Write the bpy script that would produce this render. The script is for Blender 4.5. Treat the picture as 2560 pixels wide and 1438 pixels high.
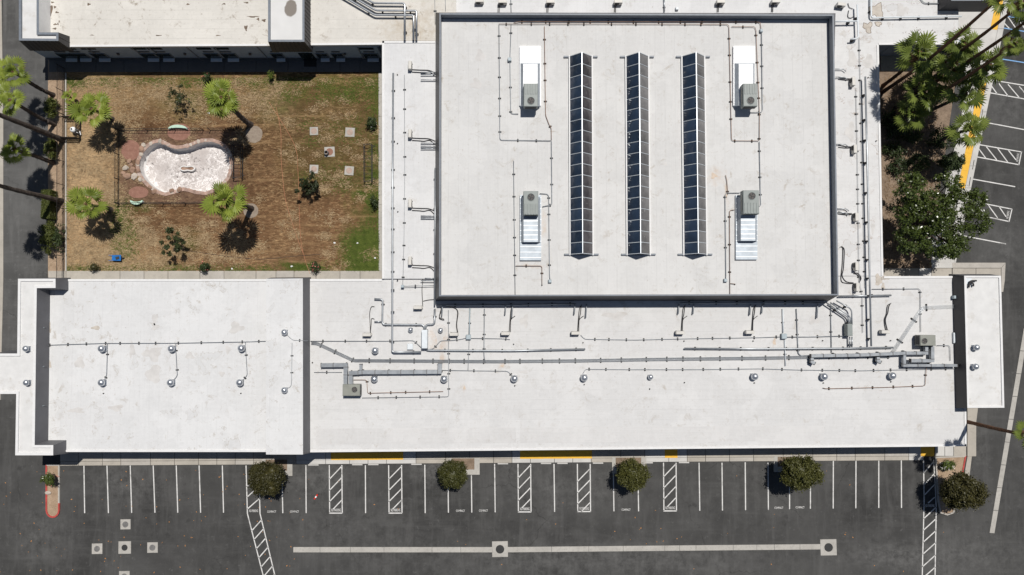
import bpy, math, random
import numpy as np
from mathutils import Vector, Matrix
R = math.radians
for o in list(bpy.data.objects): bpy.data.objects.remove(o, do_unlink=True)
SC = bpy.context.scene
COL = SC.collection
# ------------------------------------------------------------------ camera, sky, sun, exposure
H, F, CX, CY, NY = 80.0, 1800.0, 1280.0, 719.0, 795.0
TH = math.atan((NY - CY) / F)
cam = bpy.data.cameras.new('camera'); camo = bpy.data.objects.new('camera', cam); COL.objects.link(camo)
cam.sensor_fit = 'HORIZONTAL'; cam.sensor_width = 36.0; cam.lens = 36.0 * F / 2560.0
cam.clip_start = 1.0; cam.clip_end = 3000.0
camo.location = (0, 0, H); camo.rotation_euler = (TH, 0, 0)
SC.camera = camo
SUN = Vector((0.18, 0.37, 1.0)).normalized()
W = bpy.data.worlds.new('World'); SC.world = W; W.use_nodes = True
wn = W.node_tree.nodes; wl = W.node_tree.links
bg = next(n for n in wn if n.type == 'BACKGROUND')
sky = wn.new('ShaderNodeTexSky'); sky.sky_type = 'NISHITA'; sky.sun_disc = False
sky.sun_elevation = math.asin(SUN.z); sky.sun_rotation = math.atan2(SUN.x, SUN.y)
wl.new(sky.outputs[0], bg.inputs[0]); bg.inputs[1].default_value = 0.05
sl = bpy.data.lights.new('sun', 'SUN'); sl.energy = 5.0; sl.angle = R(0.5); sl.color = (1.0, 0.965, 0.91)
slo = bpy.data.objects.new('sun', sl); COL.objects.link(slo); slo.location = (20, 40, 110)
slo.rotation_euler = (-SUN).to_track_quat('-Z', 'Y').to_euler()
SC.view_settings.view_transform = 'Standard'; SC.view_settings.look = 'None'
SC.view_settings.exposure = -0.32; SC.view_settings.gamma = 1.0; SC.view_settings.use_curve_mapping = False
SC.render.resolution_x = 1024; SC.render.resolution_y = 575
SC.render.engine = 'CYCLES'

# ------------------------------------------------------------------ helpers
CT, ST = math.cos(TH), math.sin(TH)
def ray(px, py):
    x = (px - CX) / F; y = -(py - CY) / F
    return Vector((x, y * CT + ST, y * ST - CT))
def P(px, py, z=0.0):
    """point of the place at height z that shows at pixel (px, py) of the 2560-wide photograph"""
    d = ray(px, py); t = (H - z) / -d.z
    return Vector((d.x * t, d.y * t, z))
def PW(px, py, Y):
    d = ray(px, py); t = Y / d.y
    return Vector((d.x * t, Y, H + d.z * t))
def M(px, z=0.0): return px * (H - z) / F
def down(px, py, z, z0=0.0):
    p = P(px, py, z); return Vector((p.x, p.y, z0))
ORG = {}
def org(o): return ORG.get(o.name, Vector((0, 0, 0)))
def tag(o, label=None, cat=None, group=None, kind=None):
    if label: o['label'] = label
    if cat: o['category'] = cat
    if group: o['group'] = group
    if kind: o['kind'] = kind
    return o
def empty(name, loc, label=None, cat=None, group=None, kind=None):
    o = bpy.data.objects.new(name, None); COL.objects.link(o); o.location = loc
    o.empty_display_size = 0.3; ORG[o.name] = Vector(loc)
    return tag(o, label, cat, group, kind)
def link(name, me, parent=None, loc=None, rot=None, scale=None):
    """loc is a place in the world; it is stored relative to the parent"""
    o = bpy.data.objects.new(name, me); COL.objects.link(o)
    w = Vector(loc) if loc is not None else (org(parent) if parent else Vector((0, 0, 0)))
    if parent:
        o.parent = parent; o.location = w - org(parent)
    else: o.location = w
    if rot is not None: o.rotation_euler = rot
    if scale is not None: o.scale = scale
    ORG[o.name] = w
    return o
class MB:
    def __init__(s): s.v = []; s.f = []; s.smooth = False
    def add(s, vs, fs):
        b = len(s.v); s.v += [tuple(v) for v in vs]; s.f += [tuple(b + i for i in f) for f in fs]; return s
    def box(s, c, size, rz=0.0, taper=1.0):
        hx, hy, hz = size[0] / 2, size[1] / 2, size[2] / 2; ca, sa = math.cos(rz), math.sin(rz)
        vs = []
        for dz in (-hz, hz):
            k = taper if dz > 0 else 1.0
            for dx, dy in ((-hx, -hy), (hx, -hy), (hx, hy), (-hx, hy)):
                dx *= k; dy *= k
                vs.append((c[0] + dx * ca - dy * sa, c[1] + dx * sa + dy * ca, c[2] + dz))
        return s.add(vs, [(3, 2, 1, 0), (4, 5, 6, 7), (0, 1, 5, 4), (1, 2, 6, 5), (2, 3, 7, 6), (3, 0, 4, 7)])
    def bbox(s, c, size, rz=0.0, b=0.03):
        """box with chamfered top edges"""
        hx, hy = size[0] / 2, size[1] / 2; z0 = c[2] - size[2] / 2; z1 = c[2] + size[2] / 2; ca, sa = math.cos(rz), math.sin(rz)
        vs = []
        for z, k in ((z0, 0), (z1 - b, 0), (z1, b)):
            for dx, dy in ((-hx + k, -hy + k), (hx - k, -hy + k), (hx - k, hy - k), (-hx + k, hy - k)):
                vs.append((c[0] + dx * ca - dy * sa, c[1] + dx * sa + dy * ca, z))
        fs = [(3, 2, 1, 0), (8, 9, 10, 11)]
        for r in (0, 4):
            for i in range(4): fs.append((r + i, r + (i + 1) % 4, r + 4 + (i + 1) % 4, r + 4 + i))
        return s.add(vs, fs)
    def prism(s, poly, z0, z1, poly1=None):
        n = len(poly); q = poly1 or poly
        a = sum(poly[i][0] * poly[(i + 1) % n][1] - poly[(i + 1) % n][0] * poly[i][1] for i in range(n))
        if a < 0: poly = list(poly)[::-1]; q = list(q)[::-1]
        vs = [(p[0], p[1], z0) for p in poly] + [(p[0], p[1], z1) for p in q]
        fs = [tuple(range(n - 1, -1, -1)), tuple(range(n, 2 * n))]
        fs += [(i, (i + 1) % n, n + (i + 1) % n, n + i) for i in range(n)]
        return s.add(vs, fs)
    def ring(s, po, pi, z0, z1):
        """band between two polygons of equal count, from z0 to z1"""
        n = len(po); vs = [(p[0], p[1], z) for z in (z0, z1) for q in (po, pi) for p in q]; fs = []
        for i in range(n):
            j = (i + 1) % n
            fs += [(2*n + i, 2*n + j, 3*n + j, 3*n + i), (i, j, 2*n + j, 2*n + i), (3*n + i, 3*n + j, n + j, n + i)]
        return s.add(vs, fs)
    def tube(s, pts, r, n=6, r1=None, cap=True):
        pts = [Vector(p) for p in pts]; m = len(pts); vs = []; fs = []
        for i, p in enumerate(pts):
            d = (pts[min(i + 1, m - 1)] - pts[max(i - 1, 0)]).normalized()
            u = d.cross(Vector((0, 0, 1)))
            if u.length < 0.05: u = d.cross(Vector((0, 1, 0)))
            u.normalize(); w = u.cross(d)
            rr = r if r1 is None else r + (r1 - r) * i / max(1, m - 1)
            if isinstance(r, (list, tuple)): rr = r[i]
            for k in range(n):
                a = 2 * math.pi * k / n; vs.append(p + u * (rr * math.cos(a)) + w * (rr * math.sin(a)))
        for i in range(m - 1):
            for k in range(n):
                k2 = (k + 1) % n; fs.append((i*n + k, i*n + k2, (i+1)*n + k2, (i+1)*n + k))
        if cap: fs += [tuple(range(n - 1, -1, -1)), tuple(range((m-1)*n, m*n))]
        return s.add(vs, fs)
    def lathe(s, c, prof, n=14):
        vs = []; fs = []; m = len(prof)
        for r, z in prof:
            for k in range(n):
                a = 2 * math.pi * k / n; vs.append((c[0] + r * math.cos(a), c[1] + r * math.sin(a), c[2] + z))
        for i in range(m - 1):
            for k in range(n):
                k2 = (k + 1) % n; fs.append((i*n + k, i*n + k2, (i+1)*n + k2, (i+1)*n + k))
        fs += [tuple(range(n - 1, -1, -1)), tuple(range((m-1)*n, m*n))]
        return s.add(vs, fs)
    def mesh(s, name, mat=None, o=Vector((0, 0, 0)), smooth=None):
        me = bpy.data.meshes.new(name)
        me.from_pydata([(v[0]-o[0], v[1]-o[1], v[2]-o[2]) for v in s.v], [], s.f)
        if smooth if smooth is not None else s.smooth:
            me.polygons.foreach_set('use_smooth', [True] * len(me.polygons))
        if mat: me.materials.append(mat)
        me.update(); return me
    def build(s, name, mat, parent=None, origin=None, smooth=False):
        o = Vector(origin) if origin is not None else (org(parent) if parent else Vector((0, 0, 0)))
        return link(name, s.mesh(name, mat, o, smooth), parent, o)
def xy(ps): return [(p[0], p[1]) for p in ps]
def poly(px, z=0.0): return xy([P(a, b, z) for a, b in px])
def offset(pl, d):
    """mitred polygon offset, d > 0 outwards"""
    n = len(pl); a = sum(pl[i][0]*pl[(i+1)%n][1] - pl[(i+1)%n][0]*pl[i][1] for i in range(n)); sg = 1 if a > 0 else -1
    out = []
    for i in range(n):
        p0, p1, p2 = Vector(pl[i-1]), Vector(pl[i]), Vector(pl[(i+1) % n])
        e1 = (p1 - p0).normalized(); e2 = (p2 - p1).normalized()
        n1 = Vector((e1.y, -e1.x)) * sg; n2 = Vector((e2.y, -e2.x)) * sg
        b = (n1 + n2); k = b.length
        b = b / k if k > 1e-6 else n1
        c = max(0.35, b.dot(n1)); q = p1 + b * (d / c); out.append((q.x, q.y))
    return out
def fillet(pts, r, n=4):
    pts = [Vector(p) for p in pts]; out = [pts[0]]
    for i in range(1, len(pts) - 1):
        a, b, c = pts[i-1], pts[i], pts[i+1]
        d1 = a - b; d2 = c - b; k = min(r, d1.length * .45, d2.length * .45)
        if k < 1e-3: out.append(b); continue
        p = b + d1.normalized() * k; q = b + d2.normalized() * k
        for t in range(n + 1):
            u = t / n; out.append(p * (1-u)**2 + b * (2*u*(1-u)) + q * u*u)
    out.append(pts[-1]); return out
def smoothline(pts, n=6):
    pts = [Vector(p) for p in pts]; q = [pts[0]] + pts + [pts[-1]]; out = []
    for i in range(1, len(q) - 2):
        p0, p1, p2, p3 = q[i-1], q[i], q[i+1], q[i+2]
        for k in range(n):
            t = k / n
            out.append(0.5 * ((2*p1) + (p2-p0)*t + (2*p0-5*p1+4*p2-p3)*t*t + (3*p1-p0-3*p2+p3)*t**3))
    out.append(pts[-1]); return out

# ------------------------------------------------------------------ materials
class NT:
    def __init__(s, name):
        s.m = bpy.data.materials.new(name); s.m.use_nodes = True; s.t = s.m.node_tree; s.n = s.t.nodes; s.l = s.t.links
        s.b = next(n for n in s.n if n.type == 'BSDF_PRINCIPLED')
        g = s.n.new('ShaderNodeNewGeometry'); s.pos = g.outputs['Position']; s.geo = g
    def _set(s, sock, v):
        if isinstance(v, bpy.types.NodeSocket): s.l.new(v, sock)
        elif isinstance(v, (tuple, list)) and len(v) == 3 and sock.type == 'RGBA': sock.default_value = (*v, 1)
        else: sock.default_value = v
    def map(s, scale=(1, 1, 1), loc=(0, 0, 0), vec=None, rot=(0, 0, 0)):
        m = s.n.new('ShaderNodeMapping'); s.l.new(vec or s.pos, m.inputs[0])
        m.inputs[1].default_value = loc; m.inputs[2].default_value = rot; m.inputs[3].default_value = scale; return m.outputs[0]
    def noise(s, scale, vec=None, detail=3, rough=.55, dist=0.0, col=False):
        t = s.n.new('ShaderNodeTexNoise'); s.l.new(vec or s.pos, t.inputs['Vector'])
        t.inputs['Scale'].default_value = scale; t.inputs['Detail'].default_value = detail
        t.inputs['Roughness'].default_value = rough; t.inputs['Distortion'].default_value = dist
        return t.outputs['Color' if col else 'Fac']
    def vor(s, scale, vec=None, feat='F1', rnd=1.0):
        t = s.n.new('ShaderNodeTexVoronoi'); s.l.new(vec or s.pos, t.inputs['Vector']); t.feature = feat
        t.inputs['Scale'].default_value = scale; t.inputs['Randomness'].default_value = rnd; return t.outputs['Distance']
    def ramp(s, fac, lo, hi, a=0.0, b=1.0):
        t = s.n.new('ShaderNodeMapRange'); t.clamp = True; s._set(t.inputs[0], fac)
        t.inputs[1].default_value = lo; t.inputs[2].default_value = hi; t.inputs[3].default_value = a; t.inputs[4].default_value = b
        return t.outputs[0]
    def math(s, op, a, b=0.0, c=0.0):
        t = s.n.new('ShaderNodeMath'); t.operation = op; s._set(t.inputs[0], a); s._set(t.inputs[1], b); s._set(t.inputs[2], c); return t.outputs[0]
    def mix(s, fac, a, b, mode='MIX'):
        t = s.n.new('ShaderNodeMix'); t.data_type = 'RGBA'; t.blend_type = mode; t.clamp_factor = True
        s._set(t.inputs[0], fac); s._set(t.inputs[6], a); s._set(t.inputs[7], b); return t.outputs[2]
    def sep(s, vec=None):
        t = s.n.new('ShaderNodeSeparateXYZ'); s.l.new(vec or s.pos, t.inputs[0]); return t.outputs
    def vadd(s, a, b, sc=1.0):
        t = s.n.new('ShaderNodeVectorMath'); t.operation = 'MULTIPLY_ADD'; s._set(t.inputs[0], b); t.inputs[1].default_value = (sc, sc, 0); s._set(t.inputs[2], a); return t.outputs[0]
    def ell(s, vec, c, rx, ry, soft=.35, rot=0.0):
        m = s.map((1/rx, 1/ry, 0), (0, 0, 0), None)
        t = s.n.new('ShaderNodeVectorMath'); t.operation = 'SUBTRACT'; s.l.new(vec, t.inputs[0]); t.inputs[1].default_value = (c[0], c[1], 0)
        m = s.n.new('ShaderNodeMapping'); m.vector_type = 'TEXTURE'; s.l.new(t.outputs[0], m.inputs[0])
        m.inputs[2].default_value = (0, 0, rot); m.inputs[3].default_value = (rx, ry, 1e6)
        d = s.n.new('ShaderNodeVectorMath'); d.operation = 'LENGTH'; s.l.new(m.outputs[0], d.inputs[0])
        return s.ramp(d.outputs['Value'], 1 + soft, 1 - soft)
    def bump(s, h, strength=.3, dist=.02):
        b = s.n.new('ShaderNodeBump'); s.l.new(h, b.inputs['Height']); b.inputs['Strength'].default_value = strength; b.inputs['Distance'].default_value = dist
        s.l.new(b.outputs[0], s.b.inputs['Normal'])
    def out(s, col, rough=.7, metal=0.0, spec=.5):
        s._set(s.b.inputs['Base Color'], col); s._set(s.b.inputs['Roughness'], rough); s.b.inputs['Metallic'].default_value = metal
        s.b.inputs['Specular IOR Level'].default_value = spec; return s.m
def simple(name, col, rough=.6, metal=0.0, var=.18, sc=2.5, spec=.4, dirt=None):
    t = NT(name); n = t.noise(sc, detail=4)
    f = t.ramp(n, .3, .7)
    a = tuple(max(0, c * (1 - var)) for c in col); b = tuple(min(1, c * (1 + var)) for c in col)
    c = t.mix(f, a, b)
    if dirt:
        d = t.ramp(t.noise(sc * .6, t.map((1, 1, 1), (31, 7, 3)), 5, .7), .55, .72); c = t.mix(d, c, dirt)
    return t.out(c, rough, metal, spec)
ZREF = {'hall_roof_coating': 6.25, 'south_roof_coating': 4.1, 'north_roof_coating': 4.4}
def roof_mat(name, base, dirt=(.40, .36, .31), sy=6.0, along='y', seed=0, stain=.35, seam=1.0, rust=0.0, rings=.5, tone=.05, rustat=(), rustcol=(.50, .36, .25), streaks=1.0):
    t = NT(name); k = lambda f: tuple(min(.93, a * f) for a in base)
    q = t.map((1, 1, 0), (seed * 13.7, seed * 5.3, 0))
    c = t.mix(t.ramp(t.noise(.12, q, 4, .6), .3, .7), k(1 - tone * 1.5), k(1 + tone))
    # membrane sheets, each a slightly different tone
    sn = t.n.new('ShaderNodeVectorMath'); sn.operation = 'SNAP'; t.l.new(q, sn.inputs[0]); sn.inputs[1].default_value = (6.1, 1.02, 50) if along == 'x' else (1.02, 6.1, 50)
    wn_ = t.n.new('ShaderNodeTexWhiteNoise'); wn_.noise_dimensions = '2D'; t.l.new(sn.outputs[0], wn_.inputs['Vector'])
    c = t.mix(t.math('MULTIPLY', wn_.outputs['Value'], .5), c, k(.93))
    # brushed streaks
    st = (.35, sy, 0) if along == 'x' else (sy, .35, 0)
    streak = t.ramp(t.noise(.9, t.map(st, (seed, seed * 3, 0)), 6, .75), .34, .68)
    c = t.mix(t.math('MULTIPLY', streak, .75 * streaks), c, k(.86))
    st2 = (sy * .7, .5, 0) if along == 'x' else (.5, sy * .7, 0)
    c = t.mix(t.math('MULTIPLY', t.ramp(t.noise(.8, t.map(st2, (seed + 5, 2, 0)), 5, .7), .5, .7), .35), c, k(1.09))
    # repainted lighter and worn darker patches
    pat = t.ramp(t.noise(.17, t.map((1, 1, 0), (seed * 4.4 + 70, 21, 0)), 5, .62), .53, .55); c = t.mix(t.math('MULTIPLY', pat, .32), c, k(1.12))
    wr = t.ramp(t.noise(.30, t.map((1, 1, 0), (seed * 6.4 + 20, 81, 0)), 6, .68), .52, .66); c = t.mix(t.math('MULTIPLY', wr, .5), c, k(.83))
    fine = t.ramp(t.noise(2.6, q, 7, .8), .32, .68); c = t.mix(t.math('MULTIPLY', fine, .5), c, k(1.10))
    # grubby marks and specks
    m = t.ramp(t.noise(.9, t.map((1, 1, 0), (seed * 7.1 + 40, 9, 0)), 7, .78, .6), .56, .69); m2 = t.ramp(t.noise(.16, t.map((1, 1, 0), (seed * 3.1, 77, 0)), 2), .34, .58)
    c = t.mix(t.math('MULTIPLY', t.math('MULTIPLY', m, m2), min(1, stain)), c, dirt)
    sp = t.ramp(t.noise(3.2, t.map((1, 1, 0), (seed * 3.7, 15, 0)), 6, .75), .60, .69); c = t.mix(t.math('MULTIPLY', sp, .6), c, tuple(a * .9 for a in dirt))
    if rings:
        rn = t.noise(.36, t.map((1, 1, 0), (seed * 9.7 + 11, 3, 0)), 4, .62, .4)
        ri = t.ramp(t.math('ABSOLUTE', t.math('SUBTRACT', rn, .62)), 0.0, .008, 1, 0); inn = t.ramp(rn, .615, .625)
        c = t.mix(t.math('MULTIPLY', inn, rings * .45), c, k(.80)); c = t.mix(t.math('MULTIPLY', ri, rings), c, dirt)
    if seam:
        ax = t.sep(q)[1 if along == 'x' else 0]
        fr = t.math('FRACT', t.math('DIVIDE', ax, 1.02))
        ln = t.ramp(t.math('ABSOLUTE', t.math('SUBTRACT', fr, .5)), .5, .455, 1, 0)
        c = t.mix(t.math('MULTIPLY', t.math('MULTIPLY', ln, t.ramp(t.noise(.4, q, 4), .35, .6)), .55 * seam), c, k(.74))
    wb = t.vadd(t.pos, t.noise(1.2, None, 4, .7, col=True), 1.2)
    for (rx_, ry_, ra, rb) in rustat:
        pc = P(rx_, ry_, ZREF[name]) + Vector((.6, .6, 0)); em = t.ell(wb, pc, M(ra), M(rb), .5)
        c = t.mix(t.math('MULTIPLY', t.math('MULTIPLY', em, t.ramp(t.noise(1.5, None, 5, .7), .35, .65)), .65), c, rustcol)
    t.bump(t.noise(1.4, q, 4, .6), .25, .03)
    return t.out(c, .82, 0, .25)

m_roof_hall = roof_mat('hall_roof_coating', (.595, .59, .58), along='y', seed=1, stain=.9, rust=.0, seam=.9, rings=.3, rustat=((1790, 440, 20, 18), (1816, 480, 5, 36), (1360, 560, 6, 26), (1330, 665, 26, 5)), rustcol=(.54, .43, .34))
m_roof_south = roof_mat('south_roof_coating', (.605, .60, .594), along='x', seed=2, stain=.7, seam=.8, rust=.0, rings=.25, rustat=((1160, 970, 5, 8), (1097, 845, 22, 26), (1937, 856, 5, 10), (1255, 915, 8, 8), (1105, 895, 8, 22)))
m_roof_sw = roof_mat('southwest_roof_coating', (.635, .635, .635), along='y', seed=3, stain=.95, seam=.5, rings=.55)
m_roof_n = roof_mat('north_roof_coating', (.63, .605, .56), dirt=(.24, .19, .14), along='x', seed=4, stain=1.3, seam=1.4, rings=.0, tone=.08, rustat=((1060, 60, 60, 60), (1000, 80, 60, 30)), rustcol=(.46, .40, .32))
m_roof_w = roof_mat('west_roof_coating', (.63, .63, .633), along='y', seed=5, stain=.4, seam=.5, rings=.15)
m_roof_e = roof_mat('east_roof_coating', (.62, .617, .615), dirt=(.34, .27, .22), along='x', seed=6, stain=.9, seam=.4, rings=.75)
m_trim = simple('white_roof_edge', (.70, .695, .69), .6, var=.05)
m_mint = simple('mint_green_paint', (.45, .62, .50), .7, var=.12)
m_white = simple('white_tower_deck', (.635, .63, .62), .7, var=.06, sc=1.2, dirt=(.50, .47, .43))
m_white_spot = NT('stained_tower_deck')
_w = m_white_spot; _c = _w.mix(_w.ramp(_w.noise(.8, None, 4), .3, .7), (.60, .595, .585), (.65, .645, .635))
_e = _w.ell(_w.vadd(_w.pos, _w.noise(.9, None, 3, col=True), .5), P(727, 20, 5.8) + Vector((.25, .25, 0)), M(14), M(20), .08)
m_white_spot = _w.out(_w.mix(_e, _c, (.21, .185, .16)), .8)
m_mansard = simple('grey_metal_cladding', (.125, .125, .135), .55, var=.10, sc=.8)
m_mansard_dk = simple('dark_shaded_cladding', (.045, .042, .044), .5, var=.12, sc=.8)  # dark cladding; on hall and corner tower its tone paints in shade
m_cap = simple('grey_parapet_cap', (.17, .19, .22), .5, var=.12)
m_parin = simple('grey_parapet_flashing', (.30, .32, .35), .55, var=.12, sc=1.5)
m_wall = simple('pale_blue_stucco', (.34, .40, .46), .8, var=.08)
m_dado = simple('dark_wall_base', (.075, .085, .10), .8, var=.15)
m_glass = simple('dark_window_glass', (.012, .02, .02), .08, var=.3, spec=.6)
m_frame = simple('window_frame_metal', (.20, .22, .24), .5)
m_steel = simple('galvanised_steel', (.46, .48, .50), .32, .75, var=.12, sc=3)
m_duct = simple('galvanised_duct_sheet', (.31, .33, .35), .42, .5, var=.18, sc=2.2)
m_flange = simple('dark_duct_flange', (.10, .09, .085), .7)
m_alu = simple('spun_aluminium', (.62, .64, .67), .28, .8, var=.1, sc=4)
m_pipe = simple('pipe_jacket', (.37, .39, .41), .36, .55, var=.14, sc=2)
m_conduit = simple('conduit_metal', (.30, .32, .34), .45, .4, var=.2)
m_rusty = simple('rusty_gas_pipe', (.27, .17, .12), .75, .1, var=.35, sc=1.5)
m_rubber = simple('black_rubber_block', (.03, .028, .027), .85)
m_cable = simple('black_line_insulation', (.035, .033, .033), .7)
m_rtu = simple('grey_green_cabinet', (.235, .26, .25), .5, var=.10, sc=1.5)
m_rtu2 = simple('tan_grey_cabinet', (.25, .255, .225), .5, var=.10, sc=1.5)
m_sheet = simple('bright_white_sheet_metal', (.88, .885, .89), .5, 0, var=.03)
m_sheetg = simple('galvanised_plenum_sheet', (.36, .40, .44), .45, .2, var=.15, sc=1.6)
m_split = simple('beige_condenser_case', (.58, .56, .52), .5, var=.06)
m_grille = simple('dark_fan_grille', (.03, .032, .035), .6)
m_boxg = simple('blue_grey_enclosure', (.36, .42, .45), .5, var=.1)
m_boxw = simple('pale_grey_enclosure', (.66, .70, .73), .5, var=.06)
m_paint = simple('white_road_paint', (.62, .61, .59), .7, var=.14, sc=2, dirt=(.27, .265, .255))
m_yellow = simple('yellow_safety_paint', (.74, .42, .04), .7, var=.06)
m_blue = simple('blue_road_paint', (.18, .36, .62), .7, var=.1)
m_red = simple('red_kerb_paint', (.42, .06, .05), .7, var=.22, sc=2, dirt=(.30, .22, .18))
def concrete(name, base, seed=0, st=.5):
    t = NT(name); q = t.map((1, 1, 1), (seed * 3.3, seed * 8.1, 0))
    c = t.mix(t.ramp(t.noise(.45, q, 4), .3, .7), tuple(a * .86 for a in base), tuple(a * 1.08 for a in base))
    c = t.mix(t.math('MULTIPLY', t.ramp(t.noise(3.0, q, 5, .75), .5, .75), st), c, tuple(a * .62 for a in base))
    t.bump(t.noise(9, q, 4), .25, .01); return t.out(c, .85, 0, .25)
m_conc = concrete('walkway_concrete', (.42, .385, .335), 1)
m_conc2 = concrete('pale_concrete', (.43, .41, .375), 2, .8)
m_conc3 = concrete('bright_concrete', (.55, .535, .51), 3, .25)
m_conc_shade = concrete('shade_toned_concrete', (.15, .145, .14), 7, .7)  # north path only: eave shade painted in as a darker base colour
m_kerb = concrete('kerb_concrete', (.43, .40, .36), 4)
def asphalt(name, base, seed=0, dust=()):
    t = NT(name); q = t.map((1, 1, 0), (seed * 5.5, seed * 2.7, 0)); k = lambda f: (base * f, base * f * .985, base * f * .955)
    c = t.mix(t.ramp(t.noise(.07, q, 5, .62), .34, .66), k(.58), k(1.36))
    c = t.mix(t.math('MULTIPLY', t.ramp(t.noise(.30, t.map((1, 1, 0), (seed * 2 + 6, 33, 0)), 7, .75), .46, .64), .55), c, k(1.75))
    c = t.mix(t.math('MULTIPLY', t.ramp(t.noise(.6, t.map((1.5, .18, 0), (seed, 4, 0)), 6, .7, .3), .50, .72), .60), c, k(2.1))     # tyre polish along the bays
    c = t.mix(t.math('MULTIPLY', t.ramp(t.noise(.6, t.map((.16, 1.4, 0), (seed + 8, 14, 0)), 6, .7, .3), .53, .72), .50), c, k(1.9))   # and along the aisle
    c = t.mix(t.math('MULTIPLY', t.ramp(t.noise(1.3, q, 8, .82), .57, .68), .55), c, k(3.0))
    wd = t.vadd(q, t.noise(.6, q, 5, .65, col=True), 2.0)
    cr = t.ramp(t.vor(.085, wd, 'DISTANCE_TO_EDGE'), 0.0, .005, 1, 0); cm = t.ramp(t.noise(.06, t.map((1, 1, 0), (seed * 4 + 17, 9, 0)), 2), .50, .58)
    c = t.mix(t.math('MULTIPLY', t.math('MULTIPLY', cr, cm), .8), c, k(.38))
    oil = t.ramp(t.noise(.5, t.map((1, 1, 0), (seed * 8 + 3, 51, 0)), 4, .6), .635, .72); c = t.mix(t.math('MULTIPLY', oil, .6), c, k(.5))
    dw = t.vadd(t.pos, t.noise(.7, None, 5, .75, col=True), 3.0)
    for (x, y, rx, ry, f) in dust:
        e = t.ell(dw, P(x, y) + Vector((1.5, 1.5, 0)), M(rx), M(ry), .7); c = t.mix(t.math('MULTIPLY', t.math('MULTIPLY', e, t.ramp(t.noise(1.1, t.map((1.0, .9, 0)), 7, .78), .40, .64)), min(1, f * .9)), c, k(3.4))
    g = t.noise(22, q, 3, .8); c = t.mix(t.math('MULTIPLY', t.ramp(g, .35, .7), .35), c, k(1.5))
    t.bump(g, .5, .012); return t.out(c, .88, 0, .25)
m_asph = asphalt('car_park_asphalt', .050, 1, ((790, 1195, 70, 40, .6), (320, 1205, 90, 45, .55), (1085, 1180, 50, 25, .8), (1290, 1200, 60, 60, .35), (1470, 1225, 70, 50, .5), (1380, 1240, 20, 60, .5), (105, 1330, 60, 70, .45), (1700, 1400, 260, 35, .4), (1300, 1400, 300, 45, .4), (860, 1330, 160, 60, .3), (2230, 1390, 110, 25, .7), (2420, 1390, 130, 50, .5), (2080, 1160, 14, 8, .9), (2520, 270, 60, 60, .45), (2500, 190, 50, 20, .5), (2510, 620, 60, 60, .4), (2440, 1120, 30, 80, .35), (1860, 1200, 60, 50, .3)))
m_asph2 = asphalt('side_road_asphalt', .075, 2)
def soil(name, a, b, seed=0, sc=1.2):
    t = NT(name); q = t.map((1, 1, 0), (seed * 6.1, seed, 0))
    c = t.mix(t.ramp(t.noise(sc, q, 6, .7), .3, .7), a, b)
    c = t.mix(t.math('MULTIPLY', t.ramp(t.noise(sc * 7, q, 4, .7), .45, .7), .5), c, tuple(x * .6 for x in a))
    t.bump(t.noise(sc * 6, q, 5, .7), .8, .05); return t.out(c, .95, 0, .1)
m_soil = soil('planter_soil', (.15, .11, .08), (.32, .24, .175), 1)
m_dirt = soil('dry_dirt', (.30, .21, .14), (.46, .34, .24), 2)
m_reds = soil('red_gravel', (.24, .12, .09), (.36, .20, .15), 3, 2.5)
m_greyg = soil('grey_gravel', (.24, .19, .15), (.36, .30, .24), 4, 2.5)
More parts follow.
